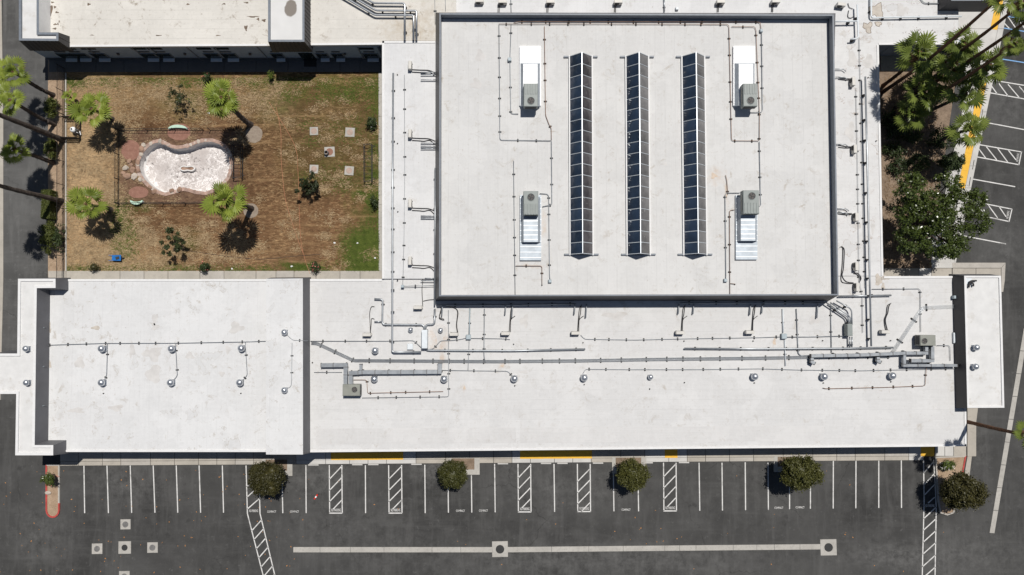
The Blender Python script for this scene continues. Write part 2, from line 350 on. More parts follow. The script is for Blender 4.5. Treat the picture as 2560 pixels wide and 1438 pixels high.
def lawn():
    t = NT('dry_mown_lawn')
    wob = t.vadd(t.pos, t.noise(.35, None, 5, .7, col=True), 4.0)
    wob = t.vadd(wob, t.noise(2.4, None, 4, .75, col=True), 1.4)
    off = Vector((2.7, 2.7, 0))
    def E(px, py, rx, ry, soft=.5): c = P(px, py) + off; return t.ell(wob, c, M(rx), M(ry), soft)
    tan, brown, dkb, grn = (.37, .245, .130), (.185, .100, .050), (.105, .060, .033), (.060, .088, .016)
    c = t.mix(t.ramp(t.noise(.25, None, 5, .7), .32, .68), (.078, .043, .022), (.165, .088, .044))
    def B(px, py, rx, ry, k, col, soft=.6):
        nonlocal c; c = t.mix(t.math('MULTIPLY', E(px, py, rx, ry, soft), k), c, col)
    B(215, 400, 72, 330, 1.0, (.43, .295, .165)); B(420, 235, 260, 50, .6, (.26, .175, .085)); B(290, 640, 140, 42, .9, (.40, .27, .145)); B(620, 640, 200, 50, .35, (.26, .16, .085))
    B(500, 590, 190, 60, .6, (.165, .090, .046)); B(820, 300, 150, 110, .55, (.12, .078, .034)); B(710, 290, 70, 70, .5, (.12, .066, .034)); B(800, 560, 150, 60, .5, (.21, .115, .058)); B(690, 240, 40, 60, .5, (.30, .20, .11))
    rc = P(448, 418, 0); bx_ = t.sep(t.vadd(t.pos, t.noise(1.6, None, 3, col=True), .5))
    mx = t.ramp(t.math('ABSOLUTE', t.math('SUBTRACT', bx_[0], rc.x + .25)), M(150) + .15, M(150) - .15); my = t.ramp(t.math('ABSOLUTE', t.math('SUBTRACT', bx_[1], rc.y + .25)), M(93) + .15, M(93) - .15)
    bed = t.math('MULTIPLY', mx, my)
    # straw and bare wisps, a little longer in x as left by the mower
    s1 = t.ramp(t.noise(2.4, t.map((.6, 1.9, 0)), 8, .85, .9), .49, .60); z1 = t.ramp(t.noise(.22, t.map((1, 1, 0), (6, 1, 0)), 4, .6), .36, .58)
    c = t.mix(t.math('MULTIPLY', t.math('MULTIPLY', s1, z1), .85), c, (.47, .315, .165))
    s2 = t.ramp(t.noise(2.6, t.map((.5, 2.2, 0), (9, 4, 0)), 8, .82, .6), .50, .63)
    c = t.mix(t.math('MULTIPLY', s2, .60), c, (.085, .050, .026))
    gm = t.ramp(t.noise(.6, t.map((1, 1, 0), (3, 8, 0)), 6, .78), .36, .56)
    def G(px, py, rx, ry, k, col=grn, soft=.6):
        nonlocal c; c = t.mix(t.math('MULTIPLY', t.math('MULTIPLY', E(px, py, rx, ry, soft), gm), k), c, col)
    G(560, 201, 420, 11, .6, (.13, .115, .032)); G(800, 218, 150, 26, .55, (.11, .105, .026)); G(940, 380, 16, 250, .7); G(860, 330, 80, 100, .5, (.095, .083, .024))
    G(925, 625, 58, 66, 1.5); G(932, 650, 44, 44, 1.8); G(300, 570, 22, 70, .95); G(322, 515, 44, 22, 1.1); G(470, 255, 60, 36, .6); G(920, 485, 45, 50, 1.1); G(250, 670, 220, 9, .9); G(760, 668, 60, 12, 1.2)
    G(820, 440, 60, 40, .65, (.085, .08, .022)); G(690, 250, 60, 60, .5); G(470, 600, 26, 26, .7); G(740, 400, 40, 60, .5, (.09, .075, .025))
    bc = t.mix(t.ramp(t.noise(1.4, None, 6, .75), .3, .7), (.105, .062, .044), (.215, .135, .098))
    c = t.mix(t.math('MULTIPLY', bed, .6), c, bc)
    hf = t.noise(2.2, t.map((.75, 1.7, 0), (2, 2, 0)), 8, .85, .7); hv = t.ramp(hf, .34, .66, .42, 1.5)
    hc = t.n.new('ShaderNodeCombineColor'); [t.l.new(hv, hc.inputs[i]) for i in range(3)]
    c = t.mix(.85, c, hc.outputs[0], 'MULTIPLY')
    ln = t.math('FRACT', t.math('MULTIPLY', t.sep(t.vadd(t.pos, t.noise(.25, None, 3, col=True), .8))[1], 1.0 / M(23)))
    lm = t.ramp(t.math('ABSOLUTE', t.math('SUBTRACT', ln, .5)), 0, .2, 1, 0); lz = t.ramp(t.noise(.35, t.map((.3, 1.5, 0), (5, 5, 0)), 4, .7), .46, .62)
    c = t.mix(t.math('MULTIPLY', t.math('MULTIPLY', t.math('MULTIPLY', lm, lz), .5), t.math('SUBTRACT', 1.0, bed)), c, (.36, .235, .12))
    hs = t.n.new('ShaderNodeHueSaturation'); hs.inputs['Saturation'].default_value = 1.0; t.l.new(c, hs.inputs['Color']); c = hs.outputs[0]
    t.bump(t.noise(7, t.map((.7, 1.6, 1)), 5, .75), .9, .08)
    return t.out(c, .95, 0, .1)
m_lawn = lawn()
def pond():
    t = NT('dry_pond_liner'); q = t.pos
    c = t.mix(t.ramp(t.noise(.5, q, 5, .7), .3, .7), (.42, .375, .355), (.60, .555, .53))
    fl = t.ramp(t.noise(2.4, q, 8, .86, .9), .49, .54); mk = t.ramp(t.noise(.33, t.map((1, 1, 0), (4, 2, 0)), 3), .38, .52)
    c = t.mix(t.math('MULTIPLY', fl, mk), c, (.86, .82, .80))
    dk = t.ramp(t.noise(3.4, t.map((1, 1, 0), (8, 3, 0)), 7, .8), .54, .60); mk2 = t.ramp(t.noise(.4, t.map((1, 1, 0), (1, 9, 0)), 3), .42, .56)
    c = t.mix(t.math('MULTIPLY', t.math('MULTIPLY', dk, mk2), .9), c, (.10, .085, .08))
    t.bump(t.noise(6, q, 4), .5, .04); return t.out(c, .9, 0, .2)
m_pond = pond()
m_pondw = simple('white_pond_plaster', (.68, .66, .64), .8, var=.12, sc=2, dirt=(.50, .46, .44))
m_rock = simple('sandstone_boulder', (.30, .19, .135), .9, var=.4, sc=1.6, dirt=(.44, .36, .29))
m_rock2 = simple('pale_boulder', (.46, .40, .34), .9, var=.25, sc=1.6)
m_pondr = simple('pink_rim_stone', (.38, .26, .21), .9, var=.35, sc=2, dirt=(.52, .45, .40))
m_iron = simple('black_iron', (.022, .02, .02), .6)
m_bark = simple('palm_bark', (.085, .068, .058), .95, var=.4, sc=3)
m_barkr = simple('brown_palm_bark', (.13, .065, .035), .95, var=.4, sc=5)
m_skirt = simple('dry_palm_skirt', (.16, .09, .045), .95, var=.4, sc=4)
m_trunk = simple('grey_tree_bark', (.10, .075, .06), .95, var=.3, sc=3)
def leafmat(name, a, b, tr=.3, rough=.5, sc=1.3, spec=.35):
    t = NT(name)
    oi = t.n.new('ShaderNodeObjectInfo')
    f = t.math('ADD', t.math('MULTIPLY', t.ramp(t.noise(sc, None, 4, .7), .28, .72), .5), t.math('MULTIPLY', oi.outputs['Random'], .5))
    c = t.mix(f, a, b); t.out(c, rough, 0, spec)
    tl = t.n.new('ShaderNodeBsdfTranslucent'); t.l.new(t.mix(.5, c, b), tl.inputs[0])
    ms = t.n.new('ShaderNodeMixShader'); ms.inputs[0].default_value = tr
    ou = next(n for n in t.n if n.type == 'OUTPUT_MATERIAL')
    t.l.new(t.b.outputs[0], ms.inputs[1]); t.l.new(tl.outputs[0], ms.inputs[2]); t.l.new(ms.outputs[0], ou.inputs[0]); return t.m
m_palm = leafmat('bright_palm_leaf', (.085, .125, .018), (.34, .40, .065), .22)
m_palmd = leafmat('deep_palm_leaf', (.055, .085, .016), (.27, .325, .07), .24, .4)
m_olive = leafmat('olive_tree_leaf', (.032, .036, .010), (.105, .105, .026), .15)
m_olive2 = leafmat('brown_olive_leaf', (.032, .032, .011), (.098, .086, .025), .15)
m_dkleaf = leafmat('dark_glossy_leaf', (.024, .040, .010), (.16, .205, .042), .18, .3, 3.0, .6)
m_shrub = leafmat('shrub_leaf', (.022, .036, .013), (.085, .115, .04), .18)
m_sap = leafmat('sapling_leaf', (.022, .030, .013), (.075, .095, .035), .2)
m_hedge = leafmat('hedge_leaf', (.05, .062, .012), (.11, .125, .028), .15)
m_pink = simple('pink_petal', (.70, .20, .18), .6); m_whitep = simple('white_petal', (.8, .78, .74), .6)
# ------------------------------------------------------------------ ground and paving
ZR, ZN, ZH, ZT = 4.1, 4.4, 6.25, 7.25
lot = MB().add([(-400, -400, 0), (400, -400, 0), (400, 400, 0), (-400, 400, 0)], [(0, 1, 2, 3)]).build('parking_lot', m_asph)
tag(lot, 'dark grey asphalt car park with white stall lines', kind='structure')
def sheet(name, px, z, mat, label=None, thick=.2):
    o = MB().prism(poly(px, z), z - thick, z).build(name, mat); tag(o, label, kind='structure'); return o
road = sheet('side_road', [(8, -120), (128, -120), (122, 140), (121, 690), (121, 900), (60, 1000), (-4, 1000), (4, 700)], .006, m_asph2, 'grey asphalt drive along the iron fence', .006)
vs = sheet('gutter_strip', [(-40, -120), (2, -120), (8, 300), (8, 700), (1, 1000), (-40, 1000)], .05, m_conc, 'pale concrete gutter strip along the left edge of the drive')
lawn_o = sheet('lawn', [(164, 176), (951, 176), (951, 682), (164, 682)], .06, m_lawn, 'brown dry courtyard lawn with green patches')
st = sheet('soil_strip', [(120, 120), (165, 120), (165, 692), (120, 692)], .05, m_dirt, 'bare dirt strip between drive and iron fence')
planter = sheet('planting_bed', [(2190, 60), (2405, 60), (2400, 130), (2350, 470), (2330, 672), (2190, 690)], .04, m_soil, 'brown soil planting bed under the palms')
def slab_row(name, parent, xs, y0f, y1f, z, mats, gap=.6, thick=.3):
    for i in range(len(xs) - 1):
        a, b = xs[i] + gap, xs[i + 1] - gap
        MB().prism(poly([(a, y0f(a)), (b, y0f(b)), (b, y1f(b)), (a, y1f(a))], z), z - thick, z + random.uniform(-.004, .004)).build(name, mats[i % len(mats)] if not callable(mats) else mats(a, b), parent)
random.seed(4)
# south walkway and kerb
walk = empty('walkway', P(1280, 1140), 'concrete walkway and kerb along the south eave', None, None, 'structure')
yb = lambda x: 1164.5 - (x - 150) * 14.0 / 2160
yg = lambda x: yb(x) - 10.0
ramps = [(760, 1056), (1258, 1500), (1588, 1738), (2245, 2312)]
def wm(a, b):
    for r0, r1 in ramps:
        if a >= r0 - 20 and b <= r1 + 20: return m_conc3
    return m_conc if random.random() < .8 else m_kerb
xs = [150]
while xs[-1] < 2290: xs.append(xs[-1] + random.choice((46, 60, 74)))
xs[-1] = 2309
slab_row('paving_slab', walk, xs, lambda x: 1090, lambda x: yg(x) - .6, .13, wm)
slab_row('kerb_stone', walk, xs, lambda x: yg(x) + .2, yb, .13, wm)
for x0, x1 in ((827, 1008), (1300, 1480), (1662, 1694), (2302, 2336)):
    n = max(1, int((x1 - x0) / 46)); w = (x1 - x0) / n
    for i in range(n):
        a, b = x0 + i * w + .15, x0 + (i + 1) * w - .15; yl = yb(a) - 9.8
        MB().prism(poly([(a, 1092), (b, 1092), (b, yl), (a, yl)], .145), .10, .145).build('yellow_warning_mat', m_yellow, walk)
# wheel stops
for k, x0 in enumerate((770, 880, 920, 1028, 1244, 1352, 1393, 1482, 1606, 1697)):
    y = yb(x0) + 2.4; p = P(x0 + 13, y, .1)
    o = MB().bbox((p.x, p.y, .06), (M(26), .15, .12), 0, .04).build('wheel_stop', m_conc3, None, (p.x, p.y, 0))
    tag(o, 'white concrete wheel stop at the kerb, number %s from the left' % ('one two three four five six seven eight nine ten'.split()[k]), 'wheel stop', 'wheel stops along the south kerb')
# courtyard walks
cw = empty('courtyard_path', P(560, 688), 'concrete path round the courtyard lawn', None, None, 'structure')
slab_row('paving_slab', cw, [120, 165, 300, 360, 420, 500, 560, 640, 690, 735, 790, 850, 900, 958], lambda x: 677.5, lambda x: 705, .10, [m_conc, m_conc, m_kerb])
slab_row('paving_slab', cw, [122, 165, 240, 310, 400, 470, 560, 640, 720, 790, 850, 900, 952], lambda x: 130, lambda x: 180, .10, [m_conc_shade])
for i in range(9):
    y0 = 181 + i * 55.2; MB().prism(poly([(946.5, y0), (957, y0), (957, y0 + 54.6), (946.5, y0 + 54.6)], .10), -.1, .10).build('edging_slab', m_conc2, cw)
MB().prism(poly([(162.5, 182), (165.5, 182), (166, 678), (163, 678)], .16), 0, .16).build('edging_kerb', m_conc2, cw)
# concrete drainage gutters
g = empty('valley_gutter', P(1400, 1372), 'long pale concrete drainage gutter across the lower car park', None, None, 'structure')
gx = [733, 800, 876, 960, 1080, 1152, 1231, 1268, 1379, 1472, 1558, 1662, 1699, 1740, 1833, 1892, 1936, 2000, 2052]
gy = lambda x: 1374.5 - max(0, x - 1268) * 7.5 / 800
for i in range(len(gx) - 1):
    a, b = gx[i] + .35, gx[i + 1] - .35
    if gx[i] == 1231: continue
    MB().prism(poly([(a, gy(a) - 6.6), (b, gy(b) - 6.6), (b, gy(b) + 6.6), (a, gy(a) + 6.6)], .02), -.1, .02).build('gutter_section', m_conc2, g)
g2 = empty('side_gutter', P(2520, 1090), 'slanting pale concrete gutter in the right-hand drive', None, None, 'structure')
for i in range(9):
    t0, t1 = i / 9 + .0012, (i + 1) / 9 - .0012
    c = lambda t: (2566 + (2480 - 2566) * t, 820 + (1333 - 820) * t)
    (x0, y0), (x1, y1) = c(t0), c(t1)
    MB().prism(poly([(x0 - 6, y0), (x0 + 6, y0 + 1), (x1 + 6, y1 + 1), (x1 - 6, y1)], .02), -.1, .02).build('gutter_section', m_conc2, g2)
# red-kerbed islands
def island(px, name, label, redf, inner=.16):
    e = empty(name, P(px[0][0], px[0][1]), label, None, None, 'structure')
    po = poly(px, .13); pi = offset(po, -inner); n = len(po)
    for i in range(n):
        j = (i + 1) % n
        MB().prism([po[i], po[j], pi[j], pi[i]], 0, .15).build('kerb_stone', m_red if redf(i) else m_kerb, e)
    MB().prism(offset(po, -inner - .002), 0, .10).build('island_soil', m_dirt, e); return e
arc = [(131.5 + 17.5 * math.cos(a), 1276 + 19 * math.sin(a)) for a in [math.pi * k / 8 for k in range(9)]]
island([(149, 1161), (149, 1258)] + arc + [(114, 1161)], 'traffic_island', 'narrow dirt island with red kerb left of the parking stalls', lambda i: i >= 1 and i <= 10, .17)
island([(2338, 1142), (2416, 1139), (2396, 1250), (2385, 1283), (2368, 1289), (2350, 1283), (2344, 1250)], 'planted_island', 'dirt island with red kerb at the right end of the stalls', lambda i: i == 1)
def planter_box(px, ix, label):
    e = empty('tree_well', P(*px[0]), label, None, None, 'structure')
    po, pi = poly(px, .14), poly(ix, .14)
    n = len(po)
    for i in range(n):
        j = (i + 1) % n; MB().prism([po[i], po[j], pi[j], pi[i]], 0, .15).build('kerb_stone', m_conc2, e)
    MB().prism(pi, 0, .136).build('well_soil', m_soil, e)
for (x0, x1, y0, y1, w) in ((655, 731, 1148, 1190, 'at the left hatched crossing'), (1120, 1199, 1145, 1187, 'second from the left'), (1530, 1616, 1143, 1184, 'in the middle of the stalls'), (1935, 2010, 1141, 1180, 'second from the right')):
    planter_box([(x0, y0), (x1, y0), (x1, y1), (x0, y1)], [(x0 + 9, y0 + 1), (x1 - 13, y0 + 1), (x1 - 13, y1 - 13), (x0 + 9, y1 - 13)], 'concrete kerbed tree well ' + w)
# right-hand pavement, yellow strips
rp = empty('side_pavement', P(2380, 500), 'pale concrete pavement and kerb beside the right-hand stalls', None, None, 'structure')
def lerp(a, b, t): return a + (b - a) * t
kr = lambda y: 2524 + (2390 - 2524) * (y / 655.0)       # kerb line
ks = [-60, 0, 72, 140, 206, 280, 350, 415, 470, 530, 590, 657]
for i in range(len(ks) - 1):
    a, b = ks[i] + .4, ks[i + 1] - .4
    wl_ = lambda y: 62 if y > 150 else 100
    MB().prism(poly([(kr(a) - wl_(a) - (30 if a < 110 else 0), a), (kr(a) - 15, a), (kr(b) - 15, b), (kr(b) - wl_(b) - (30 if a < 110 else 0), b)], .12), -.1, .12).build('paving_slab', m_conc3, rp)
    MB().prism(poly([(kr(a) - 14.4, a), (kr(a), a), (kr(b), b), (kr(b) - 14.4, b)], .12), -.1, .12).build('kerb_stone', m_conc3, rp)
def ystrip(y0, y1):
    n = max(1, int((y1 - y0) / 40)); h = (y1 - y0) / n
    for i in range(n):
        a, b = y0 + i * h + .1, y0 + (i + 1) * h - .1
        MB().prism(poly([(kr(a) - 33, a - 2), (kr(a) - 15.5, a), (kr(b) - 15.5, b), (kr(b) - 33, b - 2)], .134), .1, .134).build('yellow_warning_mat', m_yellow, rp)
ystrip(-40, 75); ystrip(207, 472)
slab_row('paving_slab', rp, [2205, 2265, 2297, 2329, 2380], lambda x: 671, lambda x: 700, .11, [m_conc, m_conc, m_conc3, m_conc])
slab_row('paving_slab', rp, [2381, 2440, 2503], lambda x: 671, lambda x: 730, .11, [m_conc])
MB().prism(poly([(2381, 657), (2514, 657), (2503, 670), (2381, 670)], .12), 0, .12).build('kerb_stone', m_kerb, rp)
MB().prism(poly([(2514, 657.5), (2512, 700), (2508, 730), (2503.6, 730), (2503.6, 670.6)], .12), 0, .12).build('kerb_stone', m_kerb, rp)
MB().prism(poly([(2330, 540), (2393, 560), (2384, 670), (2330, 670)], .11), 0, .11).build('paving_slab', m_conc3, rp)
slab_row('kerb_stone', rp, [2418, 2441], lambda x: 1020, lambda x: 1141, .12, [m_conc])
MB().prism(poly([(2440, 1020), (2445, 1020), (2416, 1250), (2400, 1250)], .05), 0, .05).build('gutter_section', m_conc, rp)
slab_row('paving_slab', rp, [2338, 2362, 2384, 2416], lambda x: 1100, lambda x: 1140, .12, [m_conc3, m_conc3, m_conc])
# ------------------------------------------------------------------ painted markings
def stripe(p0, p1, w=2.6, mat=None, name='stall_line', z=.008):
    a, b = P(p0[0], p0[1], z), P(p1[0], p1[1], z); d = (b - a).normalized(); n = Vector((-d.y, d.x, 0)) * M(w) / 2
    o = MB().add([a - n, b - n, b + n, a + n], [(0, 1, 2, 3)]).build(name, mat or m_paint, lot); return o
def word(s, px, py, w, h, rz=0.0, z=.010):
    cu = bpy.data.curves.new('w', 'FONT'); cu.body = s; cu.align_x = 'CENTER'; cu.align_y = 'CENTER'; cu.resolution_u = 2; cu.offset = .012
    t = bpy.data.objects.new('w', cu); COL.objects.link(t)
    me = bpy.data.meshes.new_from_object(t.evaluated_get(bpy.context.evaluated_depsgraph_get()))
    bpy.data.objects.remove(t, do_unlink=True)
    xs_ = [v.co.x for v in me.vertices]; ys_ = [v.co.y for v in me.vertices]
    sx = M(w) / (max(xs_) - min(xs_)); sy = M(h) / (max(ys_) - min(ys_)); me.transform(Matrix.Diagonal((sx, sy, 1, 1)))
    me.materials.clear(); me.materials.append(m_paint)
    o = link('painted_word', me, lot, P(px, py, z), (0, 0, rz)); o['label'] = 'white painted word ' + s; return o
for a, b in (((209.8, 1164), (211.6, 1283)), ((267.4, 1164), (271, 1283)), ((325.5, 1164), (329.2, 1282.5)), ((383, 1164), (387.3, 1282)), ((440.6, 1164), (444.4, 1282)), ((497.7, 1164), (501.5, 1282)), ((555.8, 1164), (558.8, 1282)),
             ((705, 1190), (707, 1283)), ((764.7, 1163), (765.4, 1283)), ((913.4, 1163), (914, 1283)), ((1062, 1162), (1063, 1283)), ((1120, 1187), (1121, 1282)), ((1178.5, 1188), (1179.5, 1281.5)), ((1236.5, 1160), (1238, 1281)),
             ((1385, 1160), (1386.6, 1280)), ((1533.4, 1184), (1534.9, 1278.5)), ((1595, 1184), (1596.5, 1278.5)), ((1747.7, 1157), (1749.5, 1277)), ((1805, 1157), (1806.2, 1276.5)), ((1863, 1156), (1864, 1275.5)), ((1920, 1156), (1921, 1275)),
             ((1974, 1180), (1974, 1273)), ((2026.4, 1153), (2026, 1272)), ((2083.4, 1152), (2083, 1271.5)), ((2140, 1152), (2139.6, 1271)), ((2197, 1151), (2197, 1270)), ((2253.3, 1150), (2253.8, 1270))):
    stripe(a, b)
for x0, x1, y0, y1, dy in ((823.2, 855.6, 1163, 1283, 0), (971.6, 1005, 1163, 1283, 0), (1295, 1327.6, 1160, 1280, 0), (1443.4, 1476.4, 1160, 1279, 9), (1658.8, 1691.2, 1157, 1277.5, 0)):
    stripe((x0, y0), (x0 + 1, y1)); stripe((x1 - 1, y0), (x1, y1)); stripe((x0 - .3, y1), (x1 + .3, y1), 2.8)
    for k in range(4):
        ya = y0 + 3 + k * 28.2 + dy; t = .7 if k == 3 else 1.0
        stripe((x1 - 1.5, ya), (x1 - 1.5 - (x1 - x0 - 2) * t, ya + 32 * t), 2.5, None, 'hatch_line')
    word('NO PARKING', (x0 + x1) / 2 + .5, y1 - 7.2, 23.5, 7.2)
for x, y in ((679, 1279.5), (736, 1279.5), (1151, 1277.5), (1208.5, 1277), (1565, 1274.7), (1947, 1270), (2000, 1269)): word('COMPACT', x, y, 22, 5.2)
def crossing(L, Rr, ys, slope, skip=()):
    f = lambda pts, y: next((lerp(pts[i][0], pts[i+1][0], (y - pts[i][1]) / (pts[i+1][1] - pts[i][1])) for i in range(len(pts) - 1) if pts[i][1] <= y <= pts[i+1][1]), pts[-1][0])
    for pts in (L, Rr):
        for i in range(len(pts) - 1): stripe(pts[i], pts[i + 1])
    for y in ys:
        x1 = f(Rr, y); x0 = f(L, y + slope); stripe((x1, y), (x0, y + slope), 2.5, None, 'hatch_line')
crossing([(615, 1164), (618.5, 1284), (662, 1455)], [(647, 1170), (650, 1284), (691, 1455)], [1190, 1216, 1246 - .0, 1300, 1322, 1345, 1368, 1391, 1415, 1436], 27)
crossing([(2309, 1150), (2310.3, 1254), (2305.3, 1455)], [(2334, 1150), (2337.6, 1205), (2340.6, 1271), (2337.4, 1455)], [1154, 1184, 1210, 1268, 1297, 1327, 1357, 1388, 1418], 29)
stripe((2337, 1243), (2320, 1258), 2.5, None, 'hatch_line')
word('NO PARKING', 634, 1277.5, 22, 6.5); word('NO PARKING', 2324.5, 1264.5, 23, 7)
# slanted stalls, right-hand side
for a, b, mt in (((2458, 305), (2575, 327), None), ((2427, 447), (2538, 467), None), ((2410, 590), (2515, 610), None), ((2478, 200), (2575, 216), None), ((2463, 230), (2575, 250), None),
                 ((2512, 40), (2575, 49), m_blue), ((2496, 68), (2575, 81), m_blue), ((2500, 147), (2575, 159), m_blue), ((2440, 360.5), (2554, 380), None), ((2435, 391), (2547.5, 412), None), ((2554, 379), (2547, 413), None),
                 ((2430, 503), (2530, 523), None), ((2424, 533), (2523, 554), None), ((2530, 522.5), (2522.5, 555), None)): stripe(a, b, 2.6, mt)
for x0, y0, x1, y1 in ((2470, 203, 2493, 235), (2495, 206, 2520, 240), (2520, 211, 2548, 244), (2548, 216, 2575, 247), (2520, 42, 2542, 74), (2545, 46, 2566, 78), (2503, 50, 2524, 72), (2441, 364, 2464, 395), (2466, 367, 2492, 400), (2494, 371, 2519, 405), (2521, 376, 2540, 400), (2470, 512, 2494, 545), (2498, 517, 2515, 542), (2440, 507, 2464, 540)):
    stripe((x0, y0), (x1, y1), 2.5, None, 'hatch_line')
word('NO PARKING', 2544.5, 394, 21, 6, R(80)); word('NO PARKING', 2520, 537, 20, 6, R(80))
for k, (x, y) in enumerate(((2433, 412), (2424, 455), (2455, 285), (2506, 18), (2490, 118))):
    p = P(x, y, .1); o = MB().bbox((p.x, p.y, .06), (.15, M(26), .12), R(-11), .04).build('wheel_stop', m_conc3, None, (p.x, p.y, 0))
    tag(o, 'white wheel stop beside the yellow strip, %s from the top' % ('fourth', 'fifth', 'third', 'first', 'second')[k], 'wheel stop', 'wheel stops in the right-hand stalls')
# ------------------------------------------------------------------ buildings
m_patch = roof_mat('recoated_strip', (.598, .59, .582), along='x', seed=9, stain=.5, seam=.4, rings=.2)
def block(name, label, px, z, mat, wall_in=.45, zw=None, trims=(), roofz=.3):
    c = P(*px[0], 0); e = empty(name, (c.x, c.y, 0), label, 'building')
    pl = poly(px, z)
    MB().prism(offset(pl, -wall_in), 0, z - roofz).build('wall', m_wall, e)
    MB().prism(pl, z - roofz, z).build('roof', mat, e)
    for (a, b, s) in trims:
        p, q = P(*a, z), P(*b, z); d = (q - p).normalized(); n = Vector((-d.y, d.x, 0)) * s
        MB().prism(xy([p + n * .01, q + n * .01, q + n * .22, p + n * .22]), z - .02, z + .07).build('edge_trim', m_trim, e)
    return e
def tower(parent, top, zt, zb, flare, mats, mcap, mdeck, cap=.22, deck=.18, base=None, seams=None, zdeck=None):
    """mansard: every sloping face is a part of its own"""
    pt = poly(top, zt); n = len(pt)
    pb = base or offset(pt, flare)
    for i in range(n):
        j = (i + 1) % n; mt = mats[i] if isinstance(mats, (list, tuple)) else mats
        ti, tj, bi, bj = Vector((*pt[i], zt - .02)), Vector((*pt[j], zt - .02)), Vector((*pb[i], zb)), Vector((*pb[j], zb))
        f = MB().add([bi, bj, tj, ti], [(0, 1, 2, 3)]).build('mansard_face', mt, parent)
        if seams and i in seams:
            m = MB(); L = (tj - ti).length; k = max(2, int(L / .42))
            nrm = (bj - bi).cross(ti - bi).normalized()
            if nrm.dot(Vector(((ti + tj + bi + bj) / 4)) - Vector((*(Vector((sum(p[0] for p in pt) / n, sum(p[1] for p in pt) / n))), 0))) < 0: nrm = -nrm
            for q in range(1, k):
                u = q / k; m.tube([bi.lerp(bj, u) + nrm * .02, ti.lerp(tj, u) + nrm * .02], .028, 4)
            m.build('standing_seam', m_flange, f)
    MB().ring(pt, offset(pt, -cap), zt - .9 if zdeck else zt - .3, zt).build('parapet_cap', mcap, parent)
    zd = zdeck or zt - deck
    MB().prism(offset(pt, -cap + .01), zd - .1, zd).build('tower_deck' if not zdeck else 'roof', mdeck, parent)

nb = block('north_building', 'long single-storey building with beige roof north of the courtyard', [(118, -90), (125, 118.5), (955, 112.5), (955, 102), (1140, 102), (1140, -90)], ZN, m_roof_n, .30, trims=[((176, 118), (669, 115.5), 1), ((779, 114), (955, 112.5), 1)])
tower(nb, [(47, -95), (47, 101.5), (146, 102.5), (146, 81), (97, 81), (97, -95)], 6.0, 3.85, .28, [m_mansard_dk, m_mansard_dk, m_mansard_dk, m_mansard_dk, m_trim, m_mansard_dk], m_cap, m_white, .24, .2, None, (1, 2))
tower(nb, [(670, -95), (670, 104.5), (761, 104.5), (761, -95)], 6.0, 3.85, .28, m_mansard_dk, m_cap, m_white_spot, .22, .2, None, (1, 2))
# puddle mark on the middle tower deck is part of its coating; courtyard wall with windows
YW = P(500, 150, 0).y; xa, xb = P(124, 150).x, P(962, 150).x
MB().box(((xa + xb) / 2, YW + .15, 2.0), (xb - xa, .3, 4.0)).build('courtyard_wall', m_wall, nb)
MB().box(((xa + xb) / 2, YW - .02, .35), (xb - xa, .05, .7)).build('wall_base', m_dado, nb)
for k, xc in enumerate((165, 201, 249, 372, 411, 531, 574, 694, 806, 845, 927)):
    X = PW(xc, 138, YW).x; w = 1.55 if k not in (7, 8, 9) else 1.2
    wn_ = MB().box((X, YW - .05, 1.42), (w + .14, .08, 1.34)).build('window', m_frame, nb)
    for s in (-1, 1): MB().box((X + s * w / 4, YW - .10, 1.42), (w / 2 - .05, .04, 1.2)).build('pane', m_glass, wn_)
    MB().box((X + .1, YW - .22, .62), (w * .8, .42, .1)).build('sill', m_boxw, wn_)
    if k not in (7, 8, 9): MB().box((X - .1, YW - .04, 3.5), (w, .07, .42)).build('transom_window', m_glass, nb)
    MB().box((X, YW - .04, 2.55), (w * .75, .06, .2)).build('wall_vent', m_flange, nb)
for xc in (232, 345, 388, 481, 550, 655, 900, 950):
    X = PW(xc, 130, YW).x; MB().box((X, YW - .04, 2.3), (.10, .1, 3.2)).build('downpipe', m_frame, nb)
for xc in (295, 462, 625, 862):
    X = PW(xc, 133, YW).x; MB().bbox((X, YW - .1, 2.1), (.22, .2, .3), 0, .05).build('wall_lamp', m_flange, nb)
X = PW(766, 137, YW).x
dr = MB().box((X, YW - .05, 1.1), (1.5, .1, 2.2)).build('door', m_glass, nb); MB().box((X + .5, YW - .13, 1.05), (.05, .06, .2)).build('handle', m_steel, dr)
mt_ = MB().prism(poly([(760, 149), (791, 149), (791, 167), (760, 167)], .12), .10, .125).build('door_mat', m_rubber, None, P(775, 158)); tag(mt_, 'black door mat on the shaded courtyard path', 'door mat')

